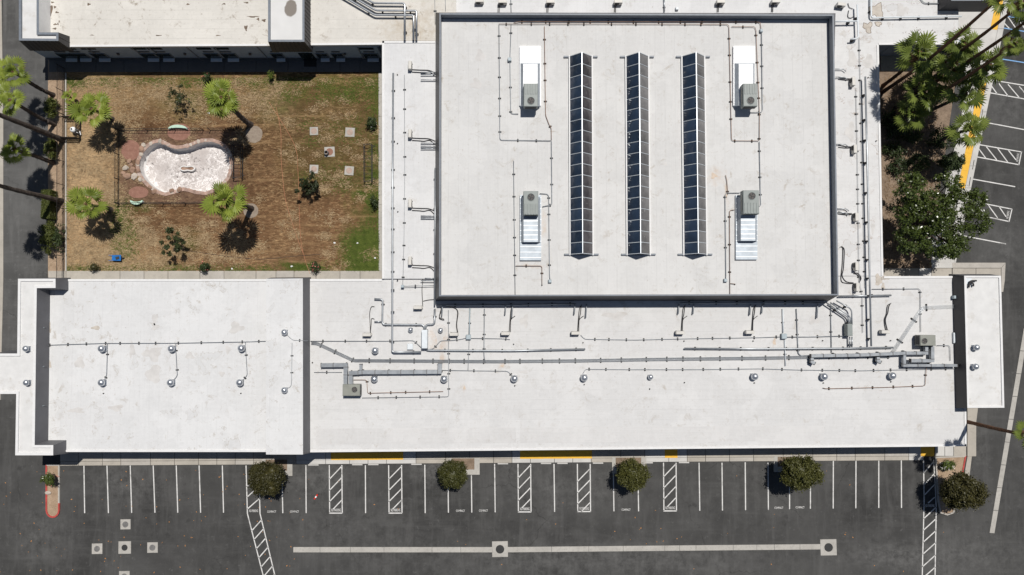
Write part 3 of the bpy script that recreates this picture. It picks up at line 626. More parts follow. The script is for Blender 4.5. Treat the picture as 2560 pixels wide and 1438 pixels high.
ww = block('west_wing', 'white flat-roofed wing between the courtyard lawn and tall hall', [(955, 102.5), (1100, 102.5), (1100, 697), (955, 697)], 4.36, m_roof_w, .3, trims=[((956, 103), (1088, 103), -1), ((955.5, 103), (955.5, 697), 1)], roofz=.36)
sw = block('south_wing', 'long white flat-roofed wing along the southern car park', [(740, 697.5), (1100, 697.5), (1100, 720), (2090, 720), (2090, 691), (2412, 690), (2416.5, 1115.5), (740, 1131.5)], ZR, m_roof_south, .9, trims=[((776, 698), (955, 698), -1), ((2209, 690.8), (2411, 690), -1), ((2412, 691), (2416, 1115), -1), ((2415, 1115.8), (776, 1131), -1)])
nbk = block('rear_roof', 'pale flat roof strip behind the tall hall', [(1140.5, -90), (2180, -90), (2180, 60), (1140.5, 60)], ZR, m_roof_w, .3)
ee = block('east_wing', 'white flat-roofed wing between the hall and palm bed', [(2080, 60.5), (2180.5, 60.5), (2180.5, -90), (2375, -90), (2396, 15), (2396.5, 111.5), (2196, 112.5), (2208.5, 690), (2080, 690)], ZR, m_roof_e, .35, trims=[((2196, 113), (2395, 112), 1), ((2196.5, 113), (2208, 690), -1)])
YE = P(2300, 140, 0).y
MB().box((P(2295, 140).x, YE + .15, 2.0), (P(2400, 140).x - P(2198, 140).x, .3, 4.0)).build('porch_wall', m_wall, ee)
MB().prism(poly([(2202, 138), (2330, 138), (2330, 178), (2202, 178)], .1), 0, .1).build('porch_step', m_conc2, ee)
tower(ee, [(2378, -95), (2378, 2), (2492, 2), (2492, -95)], 6.0, 3.9, .28, m_mansard_dk, m_cap, m_white, .22, .2)
# tall hall
hb = [(1087.5, 66), (1087, 752.5), (2063, 752.5), (2099.5, 738), (2088, 36), (2085, 31.5), (1101, 31.5)]
hl = empty('tall_hall', P(1590, 400), 'tall central block with white roof and dark sloping parapet', 'building')
top = [(1098.5, 33.2), (1097.5, 741), (2096.5, 738.5), (2084.5, 36.5)]
tower(hl, top, ZT, ZR, 0, [m_mansard_dk, m_mansard_dk, m_mansard, m_mansard], m_cap, m_roof_hall, .14, .9, poly([(1088, 31), (1087, 752.5), (2072, 752.5), (2089, 33)], ZR + .01), None, ZH)  # west and south faces use the darker copy, shade put into colour
# south-west block
sb = block('southwest_building', 'white-roofed block at lower left with grey sloping edges', [(70, 698), (742, 698), (742, 1130.5), (70, 1130.5)], ZR + .02, m_roof_sw, .5, trims=[((166, 698), (668, 698), -1), ((160, 1130), (664, 1130), 1)])
tower(sb, [(45, 697), (138.7, 696.8), (138.7, 720), (91.8, 720.5), (86.5, 1113), (133, 1113), (132.8, 1138.5), (38, 1138.5), (40.5, 985), (-12, 985), (-12, 884), (43, 884)], 6.0, ZR - .3, .22, m_mansard, m_trim, m_white, .26, .12)
tower(sb, [(665.5, 697), (757, 696.2), (757.5, 1136.5), (665, 1136.5)], 6.0, ZR - .3, .24, m_mansard, m_roof_sw, m_roof_sw, .2, .015)
for y in (820, 917, 1015):
    p = P(104, y, 5.0); MB().box((p.x + .08, p.y, 5.0), (.45, .06, .10), 0.2).build('wall_bracket', m_frame, sb)
# south-east tower
for x0, x1, y0, y1 in ((790, 1290, 1072, 1112), (1300, 2060, 1069, 1108)):
    MB().prism(poly([(x0, y0), (x1, y0 - (x1 - x0) * .006), (x1, y1 - (x1 - x0) * .008), (x0, y1)], ZR + .006), ZR - .05, ZR + .006).build('repair_strip', m_patch, sw)
se = empty('corner_tower', P(2450, 850), 'tall narrow roof tower with black side at the right end', 'building')
tower(se, [(2410.5, 689.5), (2502.5, 689.5), (2511, 1019.5), (2418.5, 1020)], 5.75, 3.6, .30, [m_mansard, m_mansard_dk, m_mansard_dk, m_mansard_dk], m_trim, m_white, .2, .1)  # lit north face grey, other faces darker: shade painted into the cladding
MB().prism(offset(poly([(2418, 690), (2500, 690), (2508, 1016), (2424, 1016)], 5.7), -.3), 0, 3.7).build('wall', m_wall, se)
# ------------------------------------------------------------------ skylights
def skylight(cx, label, full_sun):
    e = empty('skylight', P(cx, 390, ZH), label, 'skylight', 'ridge skylights on the hall roof')
    yN, yS = P(cx, 141, ZH + .25).y, P(cx + 2, 636, ZH + .25).y
    x0 = P(cx - 27.5, 400, ZH + .25).x; x1 = P(cx + 27.5, 400, ZH + .25).x; xm = (x0 + x1) / 2; zc, zr = ZH + .25, ZH + 1.35
    for s, xx in ((-1, x0), (1, x1)): MB().box((xx + s * .05, (yN + yS) / 2, ZH + .13), (.12, yN - yS + .2, .27)).build('kerb', m_trim, e)
    for yy in (yN, yS): MB().box((xm, yy, ZH + .1), (x1 - x0 + 1.25, .16, .2)).build('end_gutter', m_cap, e)
    n = 18; d = (yN - yS) / n
    for i in range(n):
        a, b = yN - i * d - .03, yN - (i + 1) * d + .03
        for side, xe in ((0, x0), (1, x1)):
            m = MB(); k = 4; vs = []; fs = []
            nx = Vector((-(zr - zc), 0, (xm - x0))).normalized() if side == 0 else Vector(((zr - zc), 0, (x1 - xm))).normalized()
            for u in range(k + 1):
                for v in range(k + 1):
                    p = Vector((xe, lerp(a, b, v / k), zc)).lerp(Vector((xm, lerp(a, b, v / k), zr)), u / k)
                    bul = .10 * (1 - (2 * u / k - 1) ** 2) * (1 - (2 * v / k - 1) ** 2) * random.uniform(.7, 1.25)
                    vs.append(p + nx * bul)
            for u in range(k):
                for v in range(k):
                    q = (u * (k+1) + v, u * (k+1) + v + 1, (u+1) * (k+1) + v + 1, (u+1) * (k+1) + v)
                    fs.append(q if side else q[::-1])
            m.add(vs, fs).build('pane', m_pane if side == 0 else (m_pane_sun if full_sun[side] else m_pane2), e, smooth=True)  # east slope panes get a lighter colour standing in for sun sheen
    for i in range(n + 1):
        yy = yN - i * d
        MB().tube([(x0, yy, zc + .03), (xm, yy, zr + .04), (x1, yy, zc + .03)], .036, 4).build('glazing_bar', m_bar, e)
    MB().box((xm, (yN + yS) / 2, zr + .05), (.07, yN - yS, .08)).build('ridge_bar', m_bar, e)
    for yy in (yN, yS): MB().add([(x0, yy, zc), (x1, yy, zc), (xm, yy, zr)], [(0, 1, 2)]).build('gable_pane', m_pane_sun, e)
m_seam = simple('bright_sheet_rib', (.78, .80, .82), .4, .1, var=.1)
m_bar = simple('skylight_bar', (.60, .64, .68), .4, .3, var=.08)
def pane(name, col, rough, spec):
    t = NT(name); oi = t.n.new('ShaderNodeObjectInfo'); c = t.mix(t.math('ADD', t.math('MULTIPLY', t.ramp(t.noise(.9, None, 5, .65), .3, .7), .5), t.math('MULTIPLY', oi.outputs['Random'], .5)), tuple(a * .5 for a in col), tuple(a * 1.5 for a in col))
    du = t.ramp(t.noise(1.6, t.map((1, .4, 1)), 6, .75), .56, .72); c = t.mix(t.math('MULTIPLY', du, .14), c, (.20, .20, .20))
    return t.out(c, rough, 0, spec)
m_pane = pane('tinted_acrylic', (.022, .035, .060), .07, .6)
m_pane2 = pane('faintly_sunlit_acrylic', (.065, .06, .064), .12, .5)  # east panes of the left skylight, weak sun sheen put into the colour
m_pane_sun = pane('sunlit_acrylic', (.14, .137, .137), .3, .4)  # grey of the sunlit east slopes painted into the colour; gables share it
random.seed(11)
skylight(1453, 'left ridge skylight with dark bulging panes', (0, 0))
skylight(1595, 'middle ridge skylight with dark and grey panes', (0, 1))
skylight(1736, 'right ridge skylight with navy and grey panes', (0, 1))
# ------------------------------------------------------------------ packaged rooftop units
def fan(parent, c, r, mat=None):
    f = MB().lathe((c[0], c[1], c[2]), [(r * 1.12, 0), (r * 1.12, .04), (r, .05), (r, .012), (.0, .012)], 20).build('fan_ring', mat or m_rtu, parent)
    MB().lathe((c[0], c[1], c[2] + .002), [(r * .99, 0), (r * .99, .016), (.01, .016)], 20).build('fan_well', m_grille, f)
    for k in range(4):
        a = k * math.pi / 2 + .4; m = MB(); vs = []
        for rr, w, zz in ((.16, .25, .035), (.92, .50, .03)):
            vs += [(c[0] + r * rr * math.cos(a - w), c[1] + r * rr * math.sin(a - w), c[2] + zz - .012), (c[0] + r * rr * math.cos(a + w), c[1] + r * rr * math.sin(a + w), c[2] + zz + .012)]
        m.add(vs, [(0, 2, 3, 1)]).build('fan_blade', m_flange, f)
    MB().lathe((c[0], c[1], c[2] + .02), [(r * .2, 0), (r * .2, .04), (.01, .05)], 10).build('fan_hub', m_flange, f)
def rtu(ux0, ux1, uy0, uy1, fanc, ct, cb, pl, label, sheetm, ribside):
    z1 = ZH + 1.76; z0 = z1 - .92; c = P((ux0 + ux1) / 2, (uy0 + uy1) / 2, z1)
    e = empty('rooftop_unit', (c.x, c.y, ZH), label, 'air conditioner', 'packaged units on the hall roof')
    zp = ZH + .28
    pb = MB().prism(poly([(pl[0], pl[2]), (pl[1], pl[2]), (pl[1], pl[3]), (pl[0], pl[3])], zp), ZH, zp).build('duct_plinth', sheetm, e)
    for k in range(12):
        t = (k + .5) / 12; y = lerp(pl[2], pl[3], t); a = P(pl[0], y, zp); b = P(pl[1], y, zp)
        MB().box(((a.x + b.x) / 2, a.y, zp + .012), (b.x - a.x, .07, .03)).build('sheet_seam', m_seam if sheetm is not m_sheet else m_sheet, pb)
    b4 = poly([(cb[0], cb[2]), (cb[1], cb[2]), (cb[1], cb[3]), (cb[0], cb[3])], zp); t4 = poly([(ct[0], ct[2]), (ct[1], ct[2]), (ct[1], ct[3]), (ct[0], ct[3])], z0)
    pm = MB().prism(b4, zp + .003, z0 - .02, t4).build('curb_adapter', m_sheetg, e)
    MB().prism(t4, z0 - .03, z0 - .005).build('plenum_top', sheetm, e)
    for k in range(9):
        y = lerp(ct[2], ct[3], (k + .5) / 9); a = P(ct[0], y, z0); b = P(ct[1], y, z0)
        MB().box(((a.x + b.x) / 2, a.y, z0), (b.x - a.x, .10, .03)).build('sheet_seam', m_seam if sheetm is not m_sheet else m_sheet, pm)
    sx, sy = M(ux1 - ux0, z1), M(uy1 - uy0, z1)
    bd = MB().bbox((c.x, c.y, (z0 + z1) / 2), (sx, sy, z1 - z0), 0, .05).build('cabinet', m_rtu, e)
    fp = P(fanc[0], fanc[1], z1); fan(e, (fp.x, fp.y, z1), M(9, z1))
    ry = c.y + ribside * sy * .25
    for k in range(5): MB().bbox((c.x + (k - 2) * sx / 5.4, ry, z1 + .012), (sx / 9, sy * .44, .05), 0, .02).build('top_rib', m_rtu, bd)
    MB().box((c.x, c.y - sy / 2 - .012, (z0 + z1) / 2 - .05), (sx * .8, .03, .62)).build('coil_panel', m_grille, bd)
    MB().box((c.x - sx / 2 - .012, c.y, (z0 + z1) / 2 - .05), (.03, sy * .7, .55)).build('side_panel', m_rtu2, bd)
rtu(1309, 1345, 208, 267, (1327.5, 252), (1308, 1344, 160, 265), (1301, 1350, 158, 267), (1299, 1352, 115, 264), 'grey packaged unit with bright white duct, upper left of the hall roof', m_sheet, 1)
rtu(1858, 1893.6, 208, 266.5, (1876.5, 251.5), (1847, 1883, 160, 264), (1836, 1886.5, 158, 266), (1833.6, 1887.5, 115, 264), 'grey packaged unit with bright white duct, upper right of the hall roof', m_sheet, 1)
rtu(1308.5, 1346, 477.5, 538, (1327.5, 493), (1309, 1344.5, 500, 605), (1302.5, 1351, 492, 607), (1300, 1353, 488, 651), 'grey packaged unit with ribbed silver duct, lower left of the hall roof', m_sheetg, -1)
rtu(1858, 1898, 475.5, 535.5, (1879.5, 490), (1852, 1888, 500, 602), (1842, 1892, 492, 604), (1839.6, 1893.5, 488, 649), 'grey packaged unit with ribbed silver duct, lower right of the hall roof', m_sheetg, -1)
def packunit(x0, x1, y0, y1, h, fanc, label):
    z1 = ZR + h; c = P((x0 + x1) / 2, (y0 + y1) / 2, z1); e = empty('rooftop_unit', (c.x, c.y, ZR), label, 'air conditioner', 'packaged units on the south wing')
    sx, sy = M(x1 - x0, z1), M(y1 - y0, z1)
    MB().box((c.x, c.y, ZR + .12), (sx * .9, sy * .9, .24)).build('support_frame', m_flange, e)
    bd = MB().bbox((c.x, c.y, ZR + .24 + (h - .24) / 2), (sx, sy, h - .24), 0, .04).build('cabinet', m_rtu2, e)
    f = P(fanc[0], fanc[1], z1); fan(e, (f.x, f.y, z1), M(7, z1), m_rtu2)
    MB().box((c.x + (-1 if c.x > 20 else 1) * (sx / 2 + .012), c.y, ZR + h * .55), (.03, sy * .8, h * .5)).build('coil_panel', m_grille, bd)
    MB().box((c.x, c.y - sy / 2 - .01, ZR + h * .6), (sx * .4, .03, h * .3)).build('access_panel', m_rtu, bd)
packunit(856.5, 899.5, 961.5, 990, 1.1, (886.5, 974), 'tan packaged unit feeding ducts on the lower left of the south wing')
packunit(2301, 2339.5, 838, 864.5, 1.25, (2311, 852.5), 'tan packaged unit feeding ducts near the right-hand tower')
# ------------------------------------------------------------------ sheet metal ducts
def duct(name, label, runs, z0, h):
    p0 = P(*runs[0][0][0], z0); e = empty(name, (p0.x, p0.y, ZR), label, 'duct')
    for ri, (pts, wpx) in enumerate(runs):
        zz = z0 - .013 * ri
        c = [P(a, b, zz + h) for a, b in pts]; w = M(wpx, zz) / 2; n = len(c); L = []; Rr = []
        for i in range(n):
            d0 = (c[i] - c[i-1]).normalized() if i else (c[1] - c[0]).normalized()
            d1 = (c[i+1] - c[i]).normalized() if i < n - 1 else d0
            n0, n1 = Vector((-d0.y, d0.x, 0)), Vector((-d1.y, d1.x, 0)); b = (n0 + n1).normalized(); k = w / max(.5, b.dot(n0))
            L.append(c[i] + b * k); Rr.append(c[i] - b * k)
        for i in range(n - 1):
            dd = (c[i+1] - c[i]).normalized(); pn = Vector((-dd.y, dd.x, 0)) * w
            ln = (c[i+1] - c[i]).length; m = max(1, round(ln / 1.35))
            for q in range(m):
                t0, t1 = q / m, (q + 1) / m; g0 = .02 / ln
                m0, m1 = c[i].lerp(c[i+1], t0 + g0), c[i].lerp(c[i+1], t1 - g0)
                a0, b0 = (L[i], Rr[i]) if q == 0 else (m0 + pn, m0 - pn)
                a1, b1 = (L[i+1], Rr[i+1]) if q == m - 1 else (m1 + pn, m1 - pn)
                MB().prism(xy([a0, a1, b1, b0]), zz, zz + h).build('duct_section', m_duct, e)
                mm = c[i].lerp(c[i+1], min(t1, 1 - w / ln if i < n - 2 and abs((c[i+2] - c[i+1]).normalized().dot(dd)) < .9 else 1)); fa, fb = mm + pn, mm - pn; d = (c[i+1] - c[i]).normalized() * .025; o = (fa - fb).normalized() * .035
                MB().prism(xy([fa + o - d, fa + o + d, fb - o + d, fb - o - d]), zz - .03, zz + h + .03).build('flange', m_flange, e)
                if q % 2 == 0:
                    s = (a0 + b0) / 2; MB().box((s.x, s.y, ZR + (zz - ZR) / 2), (.1, .5, max(.05, zz - ZR)), math.atan2(d.y, d.x)).build('support', m_rubber, e)
duct('air_duct', 'silver duct running left and right from the tan unit', [([(863.5, 962), (863.5, 913), (802, 913.5)], 9.5), ([(876.5, 962), (876.5, 933), (895, 932), (905, 931), (1099, 930), (1100, 908)], 9.5), ([(901.5, 926), (901.5, 911)], 6)], ZR + .30, .38)
duct('air_duct', 'long silver duct running left from the unit by the right-hand tower', [([(2317, 866), (2317, 883), (2265, 883), (2200, 886), (2150, 888), (2028, 890)], 7.5), ([(2332, 866), (2332, 902), (2278, 902)], 8), ([(2262, 888), (2262, 914), (2394, 914)], 6.5), ([(2196, 893), (2196, 902), (2203, 906)], 7), ([(2031, 895), (2031, 905), (2038, 909)], 7)], ZR + .38, .38)
# ------------------------------------------------------------------ small exhaust fans
ref = None
def dome_mesh():
    b = MB().bbox((0, 0, .1), (.62, .62, .2), 0, .05).mesh('curb', m_alu)
    n = MB().lathe((0, 0, 0), [(.24, .18), (.22, .5)], 14).mesh('neck', m_alu, smooth=True)
    d = MB().lathe((0, 0, 0), [(.20, .46), (.36, .44), (.385, .47), (.37, .56), (.30, .68), (.18, .77), (.06, .80), (.01, .805)], 20).mesh('dome', m_alu, smooth=True)
    c = MB().lathe((0, 0, 0), [(.09, .78), (.09, .83), (.01, .84)], 10).mesh('cap', m_steel)
    return b, n, d, c
DM = dome_mesh()
def dome(px, py, z, label, s=1.0):
    p = down(px, py, z + .6 * s, z); e = empty('exhaust_fan', p, label, 'exhaust fan', 'domed exhaust fans on the roofs'); e.scale = (s, s, s)
    for nm, me in zip(('curb', 'neck', 'dome', 'cap'), DM):
        o = bpy.data.objects.new(nm, me); COL.objects.link(o); o.parent = e; ORG[o.name] = p
    return e
for x, y, lb in ((252, 872, 'first from the left in the upper row of the lower-left roof'), (427, 872, 'second in the upper row of the lower-left roof'), (602, 871, 'third in the upper row of the lower-left roof'),
                 (252, 957, 'first from the left in the lower row of the lower-left roof'), (425, 957, 'second in the lower row of the lower-left roof'), (598, 957, 'third in the lower row of the lower-left roof')):
    dome(x, y, ZR + .02, 'domed aluminium exhaust fan, ' + lb)
dome(710, 831, 5.9, 'small upper domed fan on the raised strip left of the grey slope', .85); dome(710, 976, 5.9, 'small lower domed fan on the raised strip left of the grey slope', .85)
dome(63, 872, 5.88, 'upper domed fan on the far-left white parapet', .85); dome(64, 957, 5.88, 'lower domed fan on the far-left white parapet', .85)
for x, y, s, lb in ((937, 877, .95, 'above the left duct on the south wing'), (935, 948, .95, 'just below the left duct on the south wing'), (1110, 948, 1, 'at the right end of the left duct'), (1286, 947, 1, 'third in the south wing row'), (1461, 945, 1, 'fourth in the south wing row'),
                    (1627, 943, .75, 'smallest, fifth in the south wing row'), (1888, 942, 1, 'sixth in the south wing row'), (2062, 942, 1, 'seventh in the south wing row'), (2233, 940, 1, 'last on the right of the south wing row'), (1026, 825, .7, 'small cap left of the white enclosure'), (1101, 826, .7, 'small cap right of the white enclosure')):
    dome(x, y, ZR, 'domed aluminium exhaust fan, ' + lb, s)
dome(2443, 869, 5.65, 'upper domed fan on the right-hand tower', .85); dome(2441, 917, 5.65, 'lower domed fan on the right-hand tower', .85)
# ------------------------------------------------------------------ mini-split condensers
def split_meshes():
    a = MB().bbox((0, 0, .41), (.86, .34, .62), 0, .025).mesh('case', m_split)
    g = MB().lathe((0, 0, 0), [(.25, 0), (.25, .02), (.01, .022)], 18).mesh('fan_grille', m_grille)
    f = MB().box((0, 0, .05), (.06, .42, .10)).mesh('foot', m_rubber)
    v = MB().bbox((0, 0, .3), (.06, .2, .26), 0, .02).mesh('valve_cover', m_split)
    b = MB().box((0, 0, .4), (.80, .02, .50)).mesh('coil', m_grille)
    return a, g, f, v, b
SM = split_meshes()
def split(px, py, z, rz, label):
    p = down(px, py, z + .72, z); e = empty('condenser_unit', p, label, 'condenser', 'mini split condensers on the roofs'); e.rotation_euler = (0, 0, rz)
    def ch(nm, me, loc=(0, 0, 0), rot=(0, 0, 0)):
        o = bpy.data.objects.new(nm, me); COL.objects.link(o); o.parent = e; o.location = loc; o.rotation_euler = rot; ORG[o.name] = p
    ch('case', SM[0]); ch('fan_grille', SM[1], (-.12, -.172, .42), (R(90), 0, 0)); ch('foot', SM[2], (-.3, 0, 0)); ch('foot', SM[2], (.3, 0, 0)); ch('valve_cover', SM[3], (.46, .03, 0)); ch('coil', SM[4], (0, .178, 0))
for y, w in ((162, 'top'), (333, 'second'), (508, 'third'), (652, 'bottom')): split(1024.5, y, 4.36, R(90), 'beige condenser, %s of the four on the west wing' % w)
for x, y, w in ((916, 837, 'leftmost in the row above the south wing pipes'), (1044, 769, 'standing alone left of the hall corner'), (1134, 836, 'between the two small caps and grey box'), (1263, 834, 'fourth in the row below the hall'), (1439, 833, 'fifth in the row below the hall'), (1701, 832, 'sixth in the row below the hall'), (1876, 831, 'seventh in the row below the hall'), (2215, 830, 'last on the right in the row below the hall')):
    split(x, y, ZR, 0, 'beige condenser, ' + w)
for x, y, w in ((2135, 203, 'top'), (2139, 372, 'second'), (2143, 542, 'third'), (2143, 666, 'fourth'), (2145, 718, 'bottom')): split(x, y, ZR, R(-90), 'beige condenser, %s of the five on the east wing' % w)
for x, y, w in ((1198, 1, 'first'), (1256, 3, 'second'), (1376, 3, 'third'), (1546, 3, 'fourth'), (1803, 3, 'fifth'), (1941, 2, 'sixth'), (2105, 10, 'last')): split(x, y, ZR, R(-8) if x > 2000 else 0, 'beige condenser, %s from the left behind the hall' % w)
# ------------------------------------------------------------------ pipes, conduits, cables
sup_me = MB().bbox((0, 0, .055), (.13, .30, .11), 0, .02).mesh('support_block', m_rubber)
sup_me2 = MB().bbox((0, 0, .10), (.14, .34, .20), 0, .02).mesh('support_block', m_rubber)
def run(name, label, pts, z, r, mat, hgt=.14, space=2.3, cat='pipe', n=6, fil=.25, group=None, ends=True, sup=True, spread=0, sub=None):
    w = [P(a, b, z + hgt) for a, b in pts]; p0 = w[0]
    e = empty(name, (p0.x, p0.y, z), label, cat, group)
    k = max(1, spread)
    for i in range(k):
        off = (i - (k - 1) / 2) * r * 4.2; q = []
        for j, p in enumerate(w):
            d0 = (w[j] - w[j-1]).normalized() if j else (w[1] - w[0]).normalized(); d1 = (w[j+1] - w[j]).normalized() if j < len(w) - 1 else d0
            b = (Vector((-d0.y, d0.x, 0)) + Vector((-d1.y, d1.x, 0))).normalized(); q.append(p + b * off)
        MB().tube(fillet(q, fil), r, n).build('pipe', mat[i % len(mat)] if isinstance(mat, (list, tuple)) else mat, e, smooth=True)
    if sup:
        acc = random.uniform(.3, .8) * space
        for j in range(len(w) - 1):
            d = w[j+1] - w[j]; ln = d.length; a = math.atan2(d.y, d.x); t = acc
            while t < ln - .1:
                p = w[j] + d * (t / ln); o = link('support_block', sup_me2 if hgt > .2 else sup_me, e, (p.x, p.y, z), (0, 0, a), (1, 1 + .25 * (k - 1), max(.6, (hgt - r) / (.11 if hgt <= .2 else .2))))
                t += space * random.uniform(.7, 1.25)
            acc = max(.2, t - ln)
    return e
def bx(px, py, z, w, d, h, mat, name, label, cat='junction box', legs=True):
    c = P(px, py, z + h); e = empty(name, (c.x, c.y, z), label, cat)
    MB().bbox((c.x, c.y, z + .06 + (h - .06) / 2), (M(w, z), M(d, z), h - .06), 0, .025).build('case', mat, e)
    MB().bbox((c.x, c.y, z + h + .008), (M(w, z) * .86, M(d, z) * .86, .03), 0, .01).build('lid', mat, e)
    for s in (-1, 1): MB().box((c.x + s * M(w, z) * .35, c.y, z + .035), (.07, M(d, z) * 1.05, .07)).build('foot', m_rubber, e)
random.seed(21); c_, g_, p_ = m_conduit, m_rusty, m_pipe
HZ = ZH
for lb, pts, mt, r in (
    ('rusty pipe along the north edge of the hall roof', [(1284, 57), (1300, 54), (1600, 54.5), (1893, 55), (1901, 57), (1903, 74)], g_, .03),
    ('thin rusty pipe below the north edge of the hall roof, turning down on the right', [(1247, 60), (1500, 60), (1819, 61), (1822.5, 66), (1829, 352), (1897, 352.5)], g_, .03),
    ('grey conduit down the left side of the hall roof, turning right', [(1247.5, 60.5), (1250, 350), (1377, 352)], c_, .035),
    ('grey conduit crossing the north parapet down to the upper left unit', [(1278, 60), (1275, 148), (1277, 284), (1296, 285)], c_, .035),
    ('rusty pipe right of the upper left unit', [(1361, 66), (1364, 288), (1373, 312), (1378, 320), (1378.5, 351)], g_, .03),
    ('grey conduit from the left bend down to the lower left unit', [(1378.5, 353), (1380, 512), (1356, 517)], c_, .04),
    ('rusty pipe beside the upper right unit', [(1829, 67), (1887, 67), (1890, 75), (1899, 290), (1898.5, 351)], g_, .03),
    ('grey conduit looping round the upper right unit', [(1904, 82), (1906.5, 276), (1903, 281), (1875, 281.5)], c_, .035),
    ('long grey conduit left of the lower left unit', [(1284, 402), (1288, 738)], c_, .03),
    ('rusty branch pipe below the lower left unit', [(1289, 665), (1355, 665), (1355, 712)], g_, .03),
    ('grey conduit right of the lower left unit', [(1349, 484), (1368, 485), (1372, 490), (1374, 690), (1375.5, 700)], c_, .035),
    ('grey conduit left of the lower right unit, higher of two', [(1850, 482.5), (1816, 482.5), (1813, 488), (1815, 690), (1814.5, 697)], c_, .035),
    ('rusty pipe left of the lower right unit, longer of two', [(1836, 525), (1824, 526), (1825, 739)], g_, .03),
    ('rusty stub pipe on the stained patch of the hall roof', [(1814, 438), (1817, 450), (1820, 486)], g_, .03),
    ('short rusty pipe end below the lower right unit', [(1826, 709), (1838, 710)], g_, .03),
    ('grey conduit right of the lower right unit', [(1898.5, 354), (1902, 513), (1898, 517)], c_, .035)):
    run('conduit', lb, pts, HZ, r, mt, cat='conduit', group='conduits on the hall roof')
bx(1274, 148, HZ, 9, 9, .35, m_boxg, 'junction_box', 'grey junction box left of the upper left unit')
bx(1904, 76, HZ, 7, 8, .3, m_boxg, 'junction_box', 'grey junction box at the upper right of the hall roof')
bx(1375, 703, HZ, 8, 8, .3, m_boxg, 'junction_box', 'grey junction box at the lower left of the hall roof')
bx(1814.5, 701, HZ, 8, 8, .3, m_boxg, 'junction_box', 'grey junction box at the lower right of the hall roof')
for lb, pts, r, hg in (
    ('long silver pipe down the west wing roof', [(983, 183), (981.5, 500), (980.5, 878), (984, 880.5), (1053, 880.5)], .10, .3),
    ('short silver pipe with a bend left of the hall', [(936, 747.5), (957, 748.5), (955.5, 806), (959, 811.5), (1058, 812), (1062, 822)], .10, .3),
    ('stub silver pipe below the bent pipe', [(936, 804.5), (954, 804.5)], .08, .25),
    ('silver pipe from the hall corner to the white enclosure', [(1087, 772), (1086.5, 807), (1082, 811), (1066, 811.5), (1064, 822)], .10, .3),
    ('silver pipe running right from the white enclosure', [(1067, 875), (1075, 876), (1280, 877), (1463, 873)], .10, .3),
    ('long silver pipe along the right half of the south wing', [(1711, 871.5), (1900, 872.5), (2120, 871), (2233, 869)], .10, .3),
    ('long raised silver pipe down the east wing roof', [(2163, 192), (2168, 400), (2174, 690), (2178, 866)], .10, .65),
    ('silver pipe running right from the lower right hall corner', [(2096, 741), (2228, 738.5)], .10, .3),
    ('upper slanting silver pipe at the lower right hall corner', [(2091, 752), (2125, 771), (2129, 778), (2130, 812)], .075, .6),
    ('middle slanting silver pipe at the lower right hall corner', [(2076, 757), (2122, 789), (2126, 795), (2126.5, 812)], .075, .6),
    ('lower slanting silver pipe at the lower right hall corner', [(2066, 757), (2118, 792), (2122, 799), (2122.5, 812)], .075, .6),
    ('left silver riser below the grey panel', [(2124, 842), (2124.5, 868)], .08, .4), ('right silver riser below the grey panel', [(2130, 842), (2129.5, 868)], .08, .4),
    ('silver pipe at the foot of the south hall wall, left part', [(1092, 764), (1250, 763), (1440, 760)], .075, .25),
    ('silver pipe at the foot of the south hall wall, right part', [(1700, 757.5), (1880, 757), (2062, 757)], .075, .25),
    ('silver pipe at the foot of the west hall wall', [(1088, 420), (1087.5, 560), (1087, 764)], .08, .3)):
    run('insulated_pipe', lb, pts, ZR if 'west wing' not in lb and 'west hall' not in lb else 4.36, r, p_, hg, 2.6, n=8, group='insulated pipes on the roofs')
for lb, pts in (('lowest of the three thick silver pipes on the beige roof', [(838, -20), (872, 0), (937, 38), (1031, 38.5), (1034, 42), (1034, 99)]), ('middle thick silver pipe on the beige roof', [(860, -20), (895, 0), (940, 26.5), (1038, 27), (1041.3, 30), (1041.3, 99)]), ('topmost of the three thick silver pipes on the beige roof', [(888, -18), (920, 0), (934, 8), (1008, 8.5), (1012, 12), (1012, 99)])):
    run('insulated_pipe', lb, pts, ZN, .115, m_steel, .45, 3.0, n=8, group='insulated pipes on the roofs')
for lb, pts, hg in (('white pipe turning right on the north-east roof', [(2178, -20), (2178, 40), (2181, 44.5), (2404, 41)], .35), ('white vertical pipe beside the hall corner', [(2143, 12), (2146, 92), (2142, 97), (2127, 98)], .6), ('pipe pair crossing from the hall to the white pipe', [(2086, 54), (2143, 53)], .6)):
    run('insulated_pipe', lb, pts, ZR, .09, m_boxw if 'white' in lb else p_, hg, 2.6, n=8, group='insulated pipes on the roofs')
